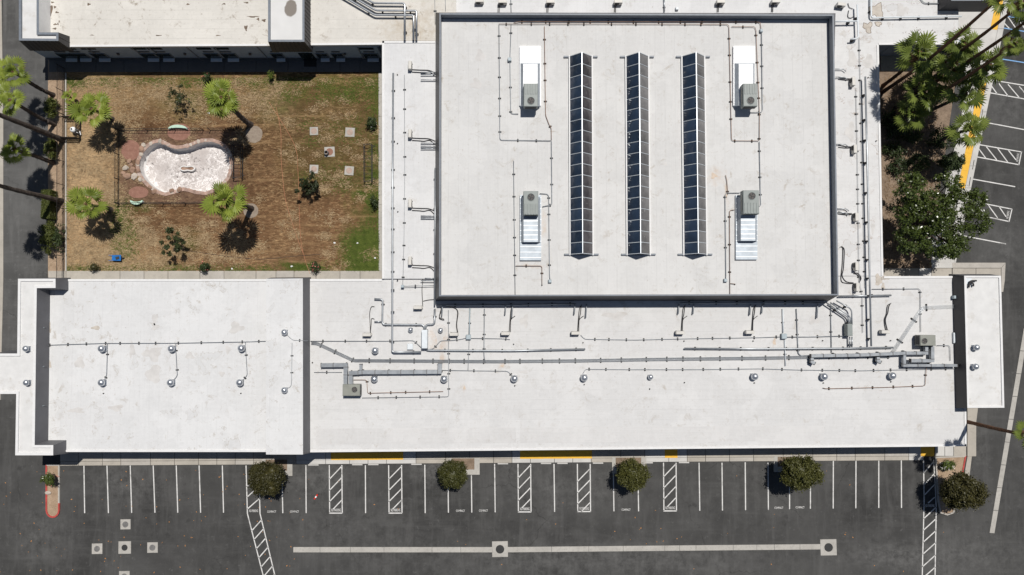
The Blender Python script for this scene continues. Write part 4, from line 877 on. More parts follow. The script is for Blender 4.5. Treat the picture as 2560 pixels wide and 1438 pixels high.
for lb, pts, mt, r in (
    ('thin conduit linking the fans on the lower-left roof', [(92, 866), (118, 863), (258, 858.5), (440, 858), (600, 855), (664, 853)], c_, .03),
    ('drop conduit to the first fan pair', [(268, 859), (268, 870), (266, 940), (258, 953)], c_, .025), ('drop conduit to the second fan pair', [(439, 858), (439, 872), (443, 940), (430, 954)], c_, .025), ('drop conduit to the third fan pair', [(613, 855), (614, 875), (618, 938), (604, 954)], c_, .025),
    ('thin conduit left of the white enclosure', [(776, 853), (960, 853), (1030, 851.5), (1036, 853), (1056, 872)], c_, .03), ('thin conduit right of the white enclosure', [(1070, 874), (1084, 872), (1101, 852), (1130, 851), (1155, 848), (1168, 844)], c_, .03),
    ('thin conduit from the first grey box towards the condensers', [(1176, 846), (1260, 847), (1275, 849)], c_, .025), ('thin conduit linking the middle condensers', [(1452, 838), (1462, 848), (1590, 850), (1712, 847), (1900, 844), (1958, 842)], c_, .025),
    ('flat grey conduit from the second grey box to the grey panel', [(1964, 843), (2040, 842), (2118, 840)], c_, .04), ('thin conduit above the lower fan row', [(1102, 926), (1180, 927), (1270, 928), (1280, 940)], c_, .025),
    ('thin conduit along the middle fan row', [(1457, 935), (1464, 923), (1560, 924), (1740, 924), (1900, 922), (2000, 925), (2150, 927), (2280, 924), (2390, 922)], c_, .025),
    ('grey conduit dropping from the hall to the first grey box', [(1175, 770), (1173, 838)], m_boxg, .07), ('grey conduit dropping from the hall, second from the left', [(1211, 772), (1210, 890), (1213, 905)], c_, .045),
    ('thin conduit dropping from the hall past the left duct', [(1121, 775), (1122, 992), (905, 995)], c_, .028), ('grey conduit dropping to the second grey box', [(1957, 772), (1958, 832)], m_boxw, .07), ('grey conduit dropping right of the second grey box', [(1991, 772), (1996, 884), (2002, 889), (2025, 889)], c_, .045),
    ('grey conduit dropping left of the slanting pipes', [(2077, 760), (2079, 882)], c_, .04), ('grey conduit below the second grey box', [(1962, 850), (1964, 915)], m_boxw, .05), ('rusty pipe right of the tan unit', [(884, 950), (917, 950), (919, 984), (930, 983), (1108, 979)], g_, .03),
    ('thin conduit below the first grey box', [(1173, 852), (1171, 905), (1170, 926)], c_, .025), ('rusty pipe below the last fans', [(2057, 970), (2064, 972), (2200, 969), (2313, 965), (2316, 918)], g_, .03),
    ('thin conduit on the east wing roof, left', [(2140, 220), (2144, 400), (2148, 700), (2156, 740), (2157, 832)], c_, .022), ('thin conduit on the east wing roof, right', [(2148, 95), (2152, 250), (2163, 720)], c_, .022),
    ('thin conduit to the right-hand tan unit', [(2180, 723), (2297, 722), (2301, 726), (2302, 830)], c_, .028), ('thin conduit right of the tan unit by the tower', [(2342, 864), (2372, 864), (2375, 868), (2376, 902)], c_, .028),
    ('thin conduit joining the raised strip fans', [(718, 838), (732, 851), (770, 852)], c_, .025), ('thin conduit down the raised strip', [(730, 857), (729, 955), (727, 968), (715, 972)], c_, .025),
    ('thin conduit on the west wing roof', [(1011, 187), (1012, 430), (1010, 600), (1007, 715)], c_, .022), ('grey conduit from the hall to the small west box', [(1008, 716), (1088, 714)], c_, .035),
    ('thin conduit stub left of the duct', [(785, 931), (855, 931)], c_, .025), ('thin conduit on the beige roof, left', [(1087, -10), (1088, 60)], c_, .022), ('thin conduit on the beige roof, right', [(1113, -10), (1114, 27)], c_, .022), ('conduit climbing to the hall from the rear roof', [(1277, -10), (1278, 31)], c_, .035), ('conduit pair on the rear roof', [(1660, -10), (1661, 29)], p_, .08), ('dark conduit at the north-east corner', [(2298, -8), (2310, 8), (2370, 9)], c_, .05)):
    zz = ZR + .02 if ('lower-left' in lb or 'fan pair' in lb) else (5.9 if 'raised strip' in lb else (4.36 if 'west wing' in lb or 'west box' in lb else (ZN if 'beige' in lb else ZR)))
    run('conduit', lb, pts, zz, r, mt, cat='conduit', space=2.1, group='conduits on the low roofs')
run('conduit_bundle', 'bundle of thin conduits running the length of the south wing', [(778, 858), (792, 858.5), (884, 901.5), (1240, 904), (1450, 902), (1640, 898.5), (1900, 895.5), (2025, 893), (2225, 891)], ZR, .022, [c_, p_, c_, c_], .14, 2.2, 'conduit', 5, spread=4)
run('conduit_bundle', 'bundle of bright conduits slanting up to the right-hand tower', [(2230, 884), (2303, 775), (2310, 769), (2391, 766)], ZR, .013, [m_boxw, m_steel], .16, 2.8, 'conduit', 5, spread=7)
bx(1061, 848, ZR, 14, 46, .9, m_boxw, 'electrical_enclosure', 'tall white electrical enclosure between two small caps', 'enclosure')
bx(2125, 825, ZR, 13, 30, .9, m_rtu, 'electrical_enclosure', 'grey electrical panel below the slanting pipes', 'enclosure')
bx(1171, 843, ZR, 12, 12, .4, m_boxg, 'junction_box', 'blue grey junction box, left one below the hall'); bx(1961, 841, ZR, 13, 13, .4, m_boxg, 'junction_box', 'blue grey junction box, right one below the hall')
bx(1006, 716, 4.36, 7, 7, .3, m_boxg, 'junction_box', 'small junction box on the west wing'); bx(1025, 867, ZR, 14, 15, .3, m_boxw, 'roof_hatch', 'square grey roof hatch with folded lid', 'roof hatch')
bx(2390, 743, ZR, 10, 8, .5, m_boxg, 'junction_box', 'small box on the black side of the right-hand tower'); bx(2388, 845, ZR, 8, 26, .25, m_boxw, 'vent_cover', 'white flat vent cover beside the black tower side', 'vent')
bx(1693, 21, ZR, 7, 7, .3, m_boxw, 'junction_box', 'small white box on the roof behind the hall')
# drop pipes from the hall walls
for k, (x, y0, y1) in enumerate(((1106, 770, 792), (1264, 770, 788), (1281, 768, 795), (1437, 768, 787), (1466, 768, 795), (1697, 768, 786), (1734, 768, 786), (1876, 768, 788), (1906, 768, 784), (2044, 768, 796))):
    run('drop_pipe', 'short silver drop pipe below the hall wall, number %s from the left' % 'one two three four five six seven eight nine ten'.split()[k], [(x, y0 - 8), (x, y0), (x - 2, y1)], ZR, .07, p_, .25, cat='pipe', sup=False, n=8, group='drop pipes below the hall')
for k, y in enumerate((181, 187, 200, 358, 366, 372, 540, 546, 696, 702)):
    x0 = 1052 if k not in (8,) else 1062
    run('drop_pipe', 'short silver pipe at the west hall wall, number %s from the top' % 'one two three four five six seven eight nine ten'.split()[k], [(x0, y), (1072, y), (1089, y)], 4.36, .055, p_, .25, sup=False, n=8, group='short pipes at the west hall wall')
for k, (x, y) in enumerate(((2115, 176), (2118, 196), (2120, 364), (2122, 525), (2121, 535))):
    run('drop_pipe', 'short silver pipe at the east hall wall, number %s from the top' % 'one two three four five'.split()[k], [(2088 + k, y - 3), (x - 6, y - 3), (x, y + 3)], ZR, .05, p_, .25, sup=False, n=8, group='short pipes at the east hall wall')
def cable(label, lines, z, r=.035):
    a = P(*lines[0][0], z); e = empty('refrigerant_cable', (a.x, a.y, z), label, 'cable', 'black refrigerant lines')
    for ln in lines: MB().tube(smoothline([P(x, y, z + .09) for x, y in ln]), r, 6).build('cable', m_cable, e, smooth=True)
cable('curved black cables left of the bent silver pipe', [[(936, 767), (928, 768), (924, 785), (925, 805), (926, 833)], [(936, 798), (929, 797), (928, 810), (926, 833)]], ZR)
cable('black cable to the lone condenser left of the hall', [[(1054, 690), (1057, 700), (1055, 725), (1057, 766)], [(1088, 749), (1072, 750), (1058, 753)]], ZR)
cable('looping black cable under the left hall corner', [[(1102, 768), (1103, 778), (1098, 795), (1106, 800), (1111, 800)], [(1104, 770), (1100, 783), (1099, 794), (1110, 798)]], ZR)
cable('black cable to the condenser right of the white enclosure', [[(1115, 766), (1135, 770), (1145, 780), (1142, 812), (1145, 833)], [(1140, 772), (1144, 782), (1141, 812), (1144, 833)]], ZR)
for x, w in ((1276, 'fourth'), (1447, 'fifth'), (1706, 'sixth'), (1882, 'seventh')):
    cable('twin black cables to the %s condenser below the hall' % w, [[(x + 8, 762), (x + 2, 772), (x - 1, 800), (x - 3, 830)], [(x + 6, 766), (x + 4, 785), (x + 1, 800), (x, 830)], [(x + 12, 790), (x + 4, 796), (x, 803)]], ZR)
cable('twin curved black cables to the last condenser on the right', [[(2228, 758), (2219, 765), (2216, 785), (2211, 800), (2214, 822), (2218, 827)], [(2226, 760), (2222, 768), (2220, 782), (2214, 800), (2218, 822), (2220, 827)]], ZR)
for y, w in ((176, 'top'), (347, 'second'), (522, 'third'), (665, 'bottom')):
    cable('black cables from the %s west wing condenser to the hall' % w, [[(1030, y - 2), (1050, y - 1), (1072, y), (1088, y + 6)], [(1030, y + 4), (1048, y + 5), (1060, y + 6), (1075, y + 4), (1086, y + 14)]], 4.36, .04)
for y, w in ((192, 'top'), (362, 'second'), (529, 'third')):
    cable('black cables from the %s east wing condenser to the hall' % w, [[(2096, y), (2112, y + 4), (2130, y + 5)], [(2096, y + 6), (2115, y + 8), (2130, y + 7)]], ZR)
cable('long looping black cables beside the lower east hall wall', [[(2100, 618), (2107, 620), (2106, 660), (2103, 700), (2115, 708), (2134, 709)], [(2104, 618), (2111, 625), (2109, 670), (2106, 690), (2116, 704), (2134, 707)]], ZR)
cable('black cables looping below the fourth east wing condenser', [[(2134, 684), (2142, 686), (2150, 695), (2149, 706)], [(2137, 682), (2146, 684), (2153, 695), (2150, 704)]], ZR)
cable('black cables behind the last rear condenser', [[(2120, 8), (2123, 18), (2132, 22)], [(2122, 26), (2120, 42), (2128, 45), (2135, 40)]], ZR)
for x, w in ((1246, 'second'), (1368, 'third'), (1537, 'fourth'), (1794, 'fifth'), (1930, 'sixth')):
    cable('black cables at the %s condenser behind the hall' % w, [[(x + 4, 4), (x, 14), (x - 1, 30)], [(x + 6, 6), (x + 3, 16), (x + 2, 30)]], ZR)
# bent black flue on the corner tower, small roof pipes
a = P(2423, 703, 5.65); fl = empty('flue_pipe', (a.x, a.y, 5.65), 'black hooked flue pipe on the right-hand tower', 'pipe')
MB().tube(smoothline([P(2441, 702, 5.85), P(2428, 703, 5.9), P(2424, 708, 5.85), P(2422, 719, 5.8)]), .09, 8).build('flue', m_cable, fl, smooth=True); MB().tube(smoothline([P(2427, 705, 5.85), P(2433, 710, 5.9), P(2433, 716, 5.85)]), .09, 8).build('elbow', m_cable, fl, smooth=True)
MB().box((a.x - .05, a.y, 5.66), (.6, .6, .03)).build('base_plate', m_boxw, fl)
VL = ['lower-left roof below the first fan', 'lower-left roof below the third fan', 'south wing below the third fan of its row', 'south wing below the fourth fan of its row', 'south wing alone between the fifth and sixth fans', 'south wing below the sixth fan of its row', 'south wing below the seventh fan of its row', 'south wing below the last fan of its row', 'south wing below the smallest fan', 'south wing below the second grey box', 'south wing right of the grey panel', 'south wing below the sixth condenser', 'south wing below the fifth condenser', 'south wing below the seventh condenser', 'west wing, second from the top', 'west wing, topmost', 'west wing, third from the top', 'west wing, lowest', 'south wing above the left duct', 'south wing below the fourth condenser', 'hall roof ending the lower left rusty pipe', 'hall roof ending the lower right rusty pipe', 'east wing at the head of the raised pipe', 'east wing beside the palm bed edge']
for k, (x, y, z) in enumerate(((257, 984, ZR), (601, 984, ZR), (1287, 965, ZR), (1461, 962, ZR), (1712, 957, ZR), (1887, 958, ZR), (2060, 958, ZR), (2229, 955, ZR), (1625, 973, ZR), (2058, 852, ZR), (2228, 852, ZR), (1711, 853, ZR), (1458, 857, ZR), (1884, 853, ZR), (993, 358, 4.36), (993, 186, 4.36), (994, 529, 4.36), (993, 700, 4.36), (780, 907, ZR), (1284, 861, ZR), (1355, 713, ZH), (1838, 711, ZH), (2172, 193, ZR), (2192, 352, ZR))):
    p = down(x, y, z + .2, z); o = MB().lathe((p.x, p.y, z), [(.075, 0), (.07, .02), (.045, .03), (.042, .2), (.03, .2), (.03, .1)], 10).build('vent_pipe', m_cable if k % 3 else m_flange, None, p)
    tag(o, 'tiny dark vent stub on the ' + VL[k], 'vent', 'small vent stubs on the roofs')
# ------------------------------------------------------------------ courtyard pond
from mathutils.geometry import tessellate_polygon
zp_ = lambda pts: [(285 + a / 6.537, 295 + b / 6.537) for a, b in pts]
PO = zp_([(425, 680), (475, 565), (560, 470), (655, 410), (740, 395), (830, 430), (920, 480), (1020, 502), (1130, 492), (1250, 460), (1370, 410), (1470, 385), (1600, 385), (1720, 420), (1820, 500), (1880, 600), (1905, 720), (1890, 850), (1840, 980), (1740, 1090), (1600, 1175), (1500, 1212), (1350, 1195), (1230, 1160), (1130, 1140), (1050, 1170), (960, 1195), (840, 1225), (720, 1190), (600, 1110), (500, 1010), (430, 900), (405, 780)])
rim = poly(PO, .06); n = len(rim)
def holed(name, outer, hole, z, mat, keep):
    vs = [(*p, z) for p in outer] + [(*p, z) for p in hole]
    tri = tessellate_polygon([[Vector((*p, 0)) for p in outer], [Vector((*p, 0)) for p in hole]])
    me = bpy.data.meshes.new(name); fs = []
    for t in tri:
        a, b, c = (Vector(vs[i]) for i in t); fs.append(tuple(t) if (b - a).cross(c - a).z > 0 else tuple(t[::-1]))
    me.from_pydata(vs, [], fs); me.materials.append(mat); keep.data = me
hr = [(P(200, 250).x, P(200, 250).y), (P(700, 250).x, P(700, 250).y), (P(700, 600).x, P(700, 600).y), (P(200, 600).x, P(200, 600).y)]
holed('parking_lot', [(-400, -400), (400, -400), (400, 400), (-400, 400)], hr, 0, m_asph, lot)
holed('lawn', poly([(164, 176), (951, 176), (951, 682), (164, 682)], .06), rim, .06, m_lawn, lawn_o)
fl_ = offset(rim, -.06); fl2 = offset(rim, -.22)
pd = empty('pond', P(470, 420, -1.0), 'drained kidney-shaped pond with stained pale floor in the courtyard', 'pond')
m = MB()
vs = [(*p, .07) for p in rim] + [(*p, -.85) for p in fl_] + [(*p, -1.0) for p in fl2]
fs = [(i, (i + 1) % n, n + (i + 1) % n, n + i) for i in range(n)] + [(n + i, n + (i + 1) % n, 2*n + (i + 1) % n, 2*n + i) for i in range(n)]
m.add(vs, fs).build('pond_wall', m_pondw, pd)
tri = tessellate_polygon([[Vector((*p, 0)) for p in fl2]])
MB().add([(*p, -.998) for p in fl2], [tuple(t) for t in tri]).build('pond_floor', m_pond, pd)
MB().ring(offset(rim, .34), offset(rim, -.04), .02, .095).build('rim_band', m_pondr, pd)
random.seed(5)
def rock_mesh(seed, flat=.6):
    r = random.Random(seed); mb = MB(); prof = [(.35, -.5), (.95, -.25), (1.0, .12), (.78, .42), (.36, .56), (.02, .58)]; vs = []; k = 8; fs = []
    for a, z in prof:
        for i in range(k):
            t = 2 * math.pi * i / k; q = a * r.uniform(.78, 1.18); vs.append((q * math.cos(t), q * math.sin(t), z * flat + r.uniform(-.05, .05)))
    for j in range(len(prof) - 1):
        for i in range(k): fs.append((j*k + i, j*k + (i+1) % k, (j+1)*k + (i+1) % k, (j+1)*k + i))
    return mb.add(vs, fs)
RM = [rock_mesh(i).mesh('rim_stone', m_pondr if i % 3 else m_rock2) for i in range(6)]
for i in range(n):
    a, b = Vector(rim[i]), Vector(rim[(i + 1) % n]); k = max(1, int((b - a).length / .30))
    for q in range(k):
        p = a.lerp(b, (q + random.random() * .5) / k); d = (b - a).normalized(); p += Vector((d.y, -d.x)) * -.02 + Vector((-d.y, d.x)) * .12
        s = random.uniform(.11, .22)
        link('rim_stone', RM[random.randrange(6)], pd, (p.x, p.y, .08), (0, 0, random.uniform(0, 6)), (s * 1.25, s, s * .55))
# small plaster basin in the pond
c = P(468, 421, -.6); bp = []
for k in range(28):
    a = 2 * math.pi * k / 28; rr = .82 * (1 - .34 * abs(math.sin(a)) ** 1.5 * (1 if True else 0)); bp.append((c.x + .88 * math.cos(a), c.y + (.40 - .14 * math.exp(-(math.cos(a) * 2.6) ** 2)) * math.sin(a)))
fb = empty('plaster_basin', (c.x, c.y, -1.0), 'small white peanut-shaped basin in the middle of the pond', 'basin')
MB().ring(bp, offset(bp, -.13), -1.0, -.62).build('rim', m_pondw, fb); MB().prism(offset(bp, -.14), -1.0, -.7).build('dry_floor', m_rock, fb)
# boulders of the dry cascade
BL = ['brown boulder in the dry cascade, ' + w_ for w_ in ('left of its centre', 'topmost', 'central', '', 'lower right', 'upper right beside the pond', 'middle right beside the pond', 'just below the topmost', '', 'leftmost', '')] + ['brown rim boulder at the upper left curve of the pond, lower one', 'brown rim boulder at the upper left curve of the pond, upper one', 'brown rim boulder left of the bottom notch of the pond', 'brown rim boulder right of the bottom notch of the pond'] + ['brown boulder at the lower left curve of the pond', 'brown boulder between red gravel bed and pond']
BL[10] = 'dark boulder at the bottom left curve of the pond, lower one'; BL[3] = 'largest boulder at the lower front of the dry cascade'; BL[8] = 'pale boulder set apart below the dry cascade'
for k, (x, y, s) in enumerate(((312, 420, .5), (322, 402, .42), (330, 424, .55), (316, 440, .62), (334, 441, .6), (342, 405, .42), (344, 426, .4), (326, 412, .36), (349, 448, .42), (306, 432, .38), (384, 479, .42), (352, 372, .5), (358, 362, .42), (428, 476, .42), (448, 474, .5), (374, 468, .36), (352, 386, .34))):
    p = P(x, y, .25); o = link('boulder', rock_mesh(40 + k, .75).mesh('boulder', m_rock if k % 4 else m_rock2), None, (p.x, p.y, .1 + .08 * s), (0, 0, k), (s * .72, s * .58, s * .55))
    tag(o, BL[k], 'boulder', 'boulders piled beside the pond')
for k, (x, y, rx, ry, mt, lb) in enumerate(((448, 330, 30, 22, m_reds, 'round red gravel bed under the north pond fence'), (327, 376, 24, 26, m_reds, 'round red gravel bed left of the pond'), (346, 481, 25, 15, m_reds, 'round red gravel bed at the lower left of the pond'), (635, 336, 22, 22, m_greyg, 'round grey gravel ring at the foot of the upper palm'), (627, 527, 19, 19, m_greyg, 'round grey gravel ring at the foot of the lower palm'))):
    p = P(x, y, .07); m = MB().prism([(p.x + M(rx) * math.cos(t) * random.uniform(.96, 1.03), p.y + M(ry) * math.sin(t) * random.uniform(.96, 1.03)) for t in [2 * math.pi * i / 22 for i in range(22)]], .03, .075)
    tag(m.build('gravel_bed', mt), lb, kind='structure')
for k, (x, y) in enumerate(((445, 318), (342, 507))):
    p = P(x, y, .3); e = empty('garden_bench', (p.x, p.y, .06), ('mint green curved garden bench behind the north pond fence', 'mint green curved garden bench outside the south pond fence')[k], 'bench'); s = 1 if k == 0 else -1
    pl = [(p.x + M(24 if k == 0 else 16) * math.cos(t), p.y - .25 * s + s * M(11) * math.sin(t)) for t in [math.pi * i / 10 for i in range(11)]]; pi_ = [(p.x + M(21 if k == 0 else 13) * math.cos(t), p.y - .25 * s + s * M(3.5) * math.sin(t)) for t in [math.pi * i / 10 for i in range(11)]]
    MB().prism(pl + pi_[::-1], .34, .44).build('seat', m_mint, e)
    for q in (1, 5, 9): MB().box(((pl[q][0] + pi_[q][0]) / 2, (pl[q][1] + pi_[q][1]) / 2, .2), (.16, .16, .28)).build('leg', m_boxw, e)
# ------------------------------------------------------------------ iron fences
pk_me = MB().box((0, 0, .5), (.02, .02, 1.0)).mesh('picket', m_iron)
def fence(label, a, b, h, step, post, z=.06, name='iron_fence'):
    A, B = P(*a, z), P(*b, z); e = empty(name, A, label, 'fence', 'black iron fences'); d = B - A; L = d.length; an = math.atan2(d.y, d.x)
    for zz in (.12, h - .08): MB().box(((A.x + B.x) / 2, (A.y + B.y) / 2, z + zz), (L, .035, .035), an).build('rail', m_iron, e)
    k = int(L / step)
    for i in range(k + 1):
        p = A + d * (i / k); link('picket', pk_me, e, p, None, (1, 1, h))
    k = max(1, round(L / post))
    for i in range(k + 1):
        p = A + d * (i / k); MB().box((p.x, p.y, z + (h + .1) / 2), (.06, .06, h + .1), an).build('post', m_iron, e)
    return e
fence('tall black iron fence between the drive and courtyard lawn', (162, 172), (161, 700), 1.45, .145, 2.6)
fence('low black fence west of the pond', (299, 326), (298, 511), 1.0, .15, 2.7); fence('low black fence north of the pond', (300, 327), (509, 326), .95, .28, 2.7); fence('short black fence north of the pond, right piece', (527, 326), (585, 325), .95, .28, 2.6)
fence('low black fence south of the pond', (300, 510), (575, 508), .95, .28, 2.7)
# slatted enclosure with white tank
e = empty('slatted_enclosure', P(184, 325), 'small black slatted enclosure beside the iron fence', 'enclosure')
for (a, b) in (((166, 297), (204, 297)), ((204, 297), (203, 349)), ((203, 349), (166, 349))):
    A, B = P(*a, .06), P(*b, .06); d = B - A; k = int(d.length / .16); an = math.atan2(d.y, d.x)
    for i in range(k + 1): p = A + d * (i / k); MB().box((p.x, p.y, .66), (.10, .03, 1.1), an).build('slat', m_iron, e)
    for zz in (.3, 1.05): MB().box(((A.x + B.x) / 2, (A.y + B.y) / 2, zz), (d.length, .06, .05), an).build('rail', m_iron, e)
p = down(180, 323, .9, .06); e = empty('filter_tank', p, 'white round filter tank inside the slatted enclosure', 'tank')
MB().lathe(p, [(.28, 0), (.32, .1), (.32, .65), (.26, .82), (.1, .9), (.01, .91)], 18).build('tank_body', m_sheet, e, smooth=True); MB().lathe(p + Vector((0, 0, .9)), [(.09, 0), (.09, .07), (.01, .08)], 10).build('valve_cap', m_cable, e)
MB().tube(smoothline([p + Vector((.2, -.2, .4)), p + Vector((.5, -.35, .4)), p + Vector((.55, -.1, .3)), p + Vector((.6, -.5, .2))]), .05, 6).build('pipe', m_sheet, e, smooth=True)
# metal racks on the lawn
def rack(x0, x1, y0, y1, label):
    z = .06; A, B, C_, D = P(x0, y0, z), P(x1, y0, z), P(x1, y1, z), P(x0, y1, z); e = empty('metal_rack', A, label, 'rack', 'black metal racks on the lawn'); h = Vector((0, 0, .75))
    for a, b in ((A, D), (B, C_)): MB().tube([a + h, b + h], .035, 6).build('rail', m_iron, e); MB().tube([a + h * .25, b + h * .25], .03, 6).build('rail', m_iron, e)
    for i in range(6): t = i / 5; MB().tube([A.lerp(D, t) + h, B.lerp(C_, t) + h], .025, 6).build('rung', m_iron, e)
    for q in (A, B, C_, D): MB().tube([q, q + h], .035, 6).build('leg', m_iron, e)
    for s, (a, b) in ((1, (A, B)), (-1, (D, C_))): o = Vector((.45, -.25 * s, 0)); MB().tube(fillet([a + h, b + h + o, b + h - Vector((0, .5 * s, 0))], .1), .028, 6).build('end_loop', m_iron, e)
rack(586, 608, 366, 448, 'black metal rack right of the pond'); rack(913, 932, 364, 457, 'black metal rack near the right edge of the lawn')
# covers
def cover(x, y, s, r, label, mat, dark, z=.0, rot=0.0, rim=None):
    p = P(x, y, z); e = empty('access_cover', (p.x, p.y, z), label, 'manhole cover', 'square access covers')
    MB().bbox((p.x, p.y, z + .0), (M(s), M(s) * .98, .09), rot, .02).build('concrete_collar', mat, e)
    MB().lathe((p.x, p.y, z + .045), [(M(r), 0), (M(r), .015), (M(r) * .9, .018), (M(r) * .88, .012), (.01, .012)], 20).build('lid', dark, e)
m_lid = simple('iron_lid', (.16, .155, .15), .6, var=.25, sc=4); m_lidd = simple('black_grate', (.03, .03, .03), .7); m_lidp = simple('pinkish_lid', (.40, .30, .25), .8, var=.15, sc=4)
for x, y, s, r, d, lb in ((314, 1311, 25, 7.3, m_lid, 'top of the car park cluster'), (312, 1369, 31, 7.5, m_lidd, 'darkest, centre of the car park cluster'), (243, 1372, 26, 7.3, m_lid, 'left of the car park cluster'), (381.5, 1369, 26, 7.3, m_lid, 'right of the car park cluster'), (311, 1441, 26, 7.3, m_lid, 'bottom of the car park cluster'), (1250, 1373, 39, 10.5, m_lidd, 'in the middle of the long gutter'), (2071, 1368.5, 40, 10.5, m_lidd, 'at the right end of the long gutter')):
    cover(x, y, s, r, 'pale concrete square with round cover, ' + lb, m_conc2, d, 0, R(1))
for x, y, s, lb in ((785, 328, 21, 'upper left on the lawn'), (875, 331, 24, 'upper right on the lawn'), (785, 423, 22, 'lower left on the lawn'), (873, 427, 23, 'lower right on the lawn')): cover(x, y, s, 7.6, 'pale concrete square with pinkish cover, ' + lb, m_conc2, m_lidp, .06, R(random.uniform(-5, 5)))
cover(824, 380, 26, 9, 'pale concrete square with open pipe in the middle of the lawn', m_conc2, m_reds, .06, R(3))
p = P(816, 382, .4); o = MB().lathe((p.x, p.y, .06), [(.24, 0), (.24, .5), (.18, .5), (.18, .02)], 14).build('drain_riser', m_lid, None, (p.x, p.y, .06)); tag(o, 'short dark open pipe on the middle lawn cover', 'pipe')
# blue wheelbarrow, can, hoses, bits
m_bluep = simple('blue_plastic', (.012, .13, .40), .45); p = P(292, 645, .4); e = empty('wheelbarrow', (p.x, p.y, .06), 'bright blue wheelbarrow lying on the lower left lawn', 'wheelbarrow')
MB().prism([(p.x - .38, p.y - .22), (p.x + .38, p.y - .25), (p.x + .38, p.y + .25), (p.x - .38, p.y + .22)], .18, .48, [(p.x - .5, p.y - .3), (p.x + .5, p.y - .33), (p.x + .5, p.y + .33), (p.x - .5, p.y + .3)]).build('tray', m_bluep, e)
MB().bbox((p.x + .12, p.y - .02, .5), (.4, .3, .1), .3, .04).build('load', m_cable, e)
for s in (-1, 1): MB().tube([(p.x + .3, p.y + s * .2, .22), (p.x - .9, p.y + s * .3, .42)], .03, 6).build('handle', m_bluep, e); MB().tube([(p.x - .3, p.y + s * .25, .3), (p.x - .35, p.y + s * .28, .06)], .025, 6).build('leg', m_iron, e)
MB().lathe((0, 0, 0), [(.1, -.05), (.17, -.04), (.17, .04), (.1, .05)], 12).v
w = MB().lathe((0, 0, 0), [(.05, -.05), (.17, -.04), (.17, .04), (.05, .05)], 14); w.v = [(p.x + .55 + x, p.y + z_, .23 + y) for x, y, z_ in w.v]; w.build('wheel', m_cable, e)
m_redp = simple('red_canister', (.62, .05, .03), .4); p = P(790, 1242, .1); e = empty('canister', (p.x, p.y, 0), 'red and white canister lying in a parking stall', 'canister'); d = Vector((.55, .8, 0)).normalized()
MB().tube([p - d * .32, p - d * .1], .09, 10).build('bottom', m_redp, e); MB().tube([p - d * .1, p + d * .08], .092, 10).build('band', m_sheet, e); MB().tube([p + d * .08, p + d * .3], .09, 10).build('top', m_redp, e); MB().tube(smoothline([p + d * .3, p + d * .4 + Vector((.08, 0, .02)), p + d * .42 + Vector((.16, -.06, -.04))]), .03, 6).build('hose', m_cable, e)
m_hose = simple('orange_hose', (.42, .17, .08), .6)
for lb, pts, mt in (('left orange hose lying down the lawn', [(690, 268), (702, 330), (703, 400), (712, 490), (725, 540), (745, 600), (757, 632)], m_hose), ('right orange hose lying down the lawn', [(672, 255), (735, 360), (745, 430), (748, 520), (752, 600), (763, 650), (775, 685)], m_hose), ('thin black cable across the lower lawn', [(450, 624), (560, 640), (650, 648), (720, 642), (800, 636)], m_cable)):
    a = P(*pts[0], .08); o = MB().tube(smoothline([P(x, y, .085) for x, y in pts], 8), .022, 5).build('garden_hose', mt, None, a); tag(o, lb, 'hose')
m_litter = simple('white_litter', (.75, .75, .73), .7)
for k, (x, y, lb) in enumerate(((836, 607, 'in the lower right lawn, left piece'), (894, 608, 'in the lower right lawn, right piece'), (729, 666, 'near the lower courtyard path'), (938, 645, 'on the green corner of the lawn'), (580, 672, 'below the lower palm by the path'), (522, 283, 'above the pond fence gap'))):
    p = P(x, y, .1); r = random.Random(k); o = MB().add([(p.x + .13 * math.cos(t) * r.uniform(.6, 1.4), p.y + .09 * math.sin(t) * r.uniform(.6, 1.4), .08 + r.uniform(0, .08)) for t in [2 * math.pi * i / 7 for i in range(7)]] + [(p.x, p.y, .18)], [(i, (i + 1) % 7, 7) for i in range(7)]).build('paper_scrap', m_litter, None, (p.x, p.y, .06)); tag(o, 'white crumpled scrap ' + lb, 'litter')
m_fleaf = simple('fallen_leaf', (.36, .17, .06), .8, var=.4, sc=.8); m = MB(); r = random.Random(8)
for k in range(150):
    x, y = (r.uniform(0, 800), r.uniform(1170, 1435)) if k < 110 else (r.uniform(800, 2450), r.uniform(1170, 1435))
    p = P(x, y, .012); a = r.uniform(0, 6); s = r.uniform(.05, .11); u = Vector((math.cos(a), math.sin(a), .15)) * s; v = Vector((-math.sin(a), math.cos(a), .1)) * s * .6
    m.add([p - u, p + v, p + u, p - v], [(0, 1, 2, 3)])
tag(m.build('fallen_leaves', m_fleaf), 'scattered orange fallen leaves on the asphalt', 'leaves', kind='stuff')
# cream stones on the island
p = P(119, 1232, .2); e = tag(link('boulder', rock_mesh(77, .8).mesh('boulder', m_rock2), None, (p.x, p.y, .15), None, (.34, .24, .3)), 'cream stone on the narrow red-kerbed island', 'boulder')
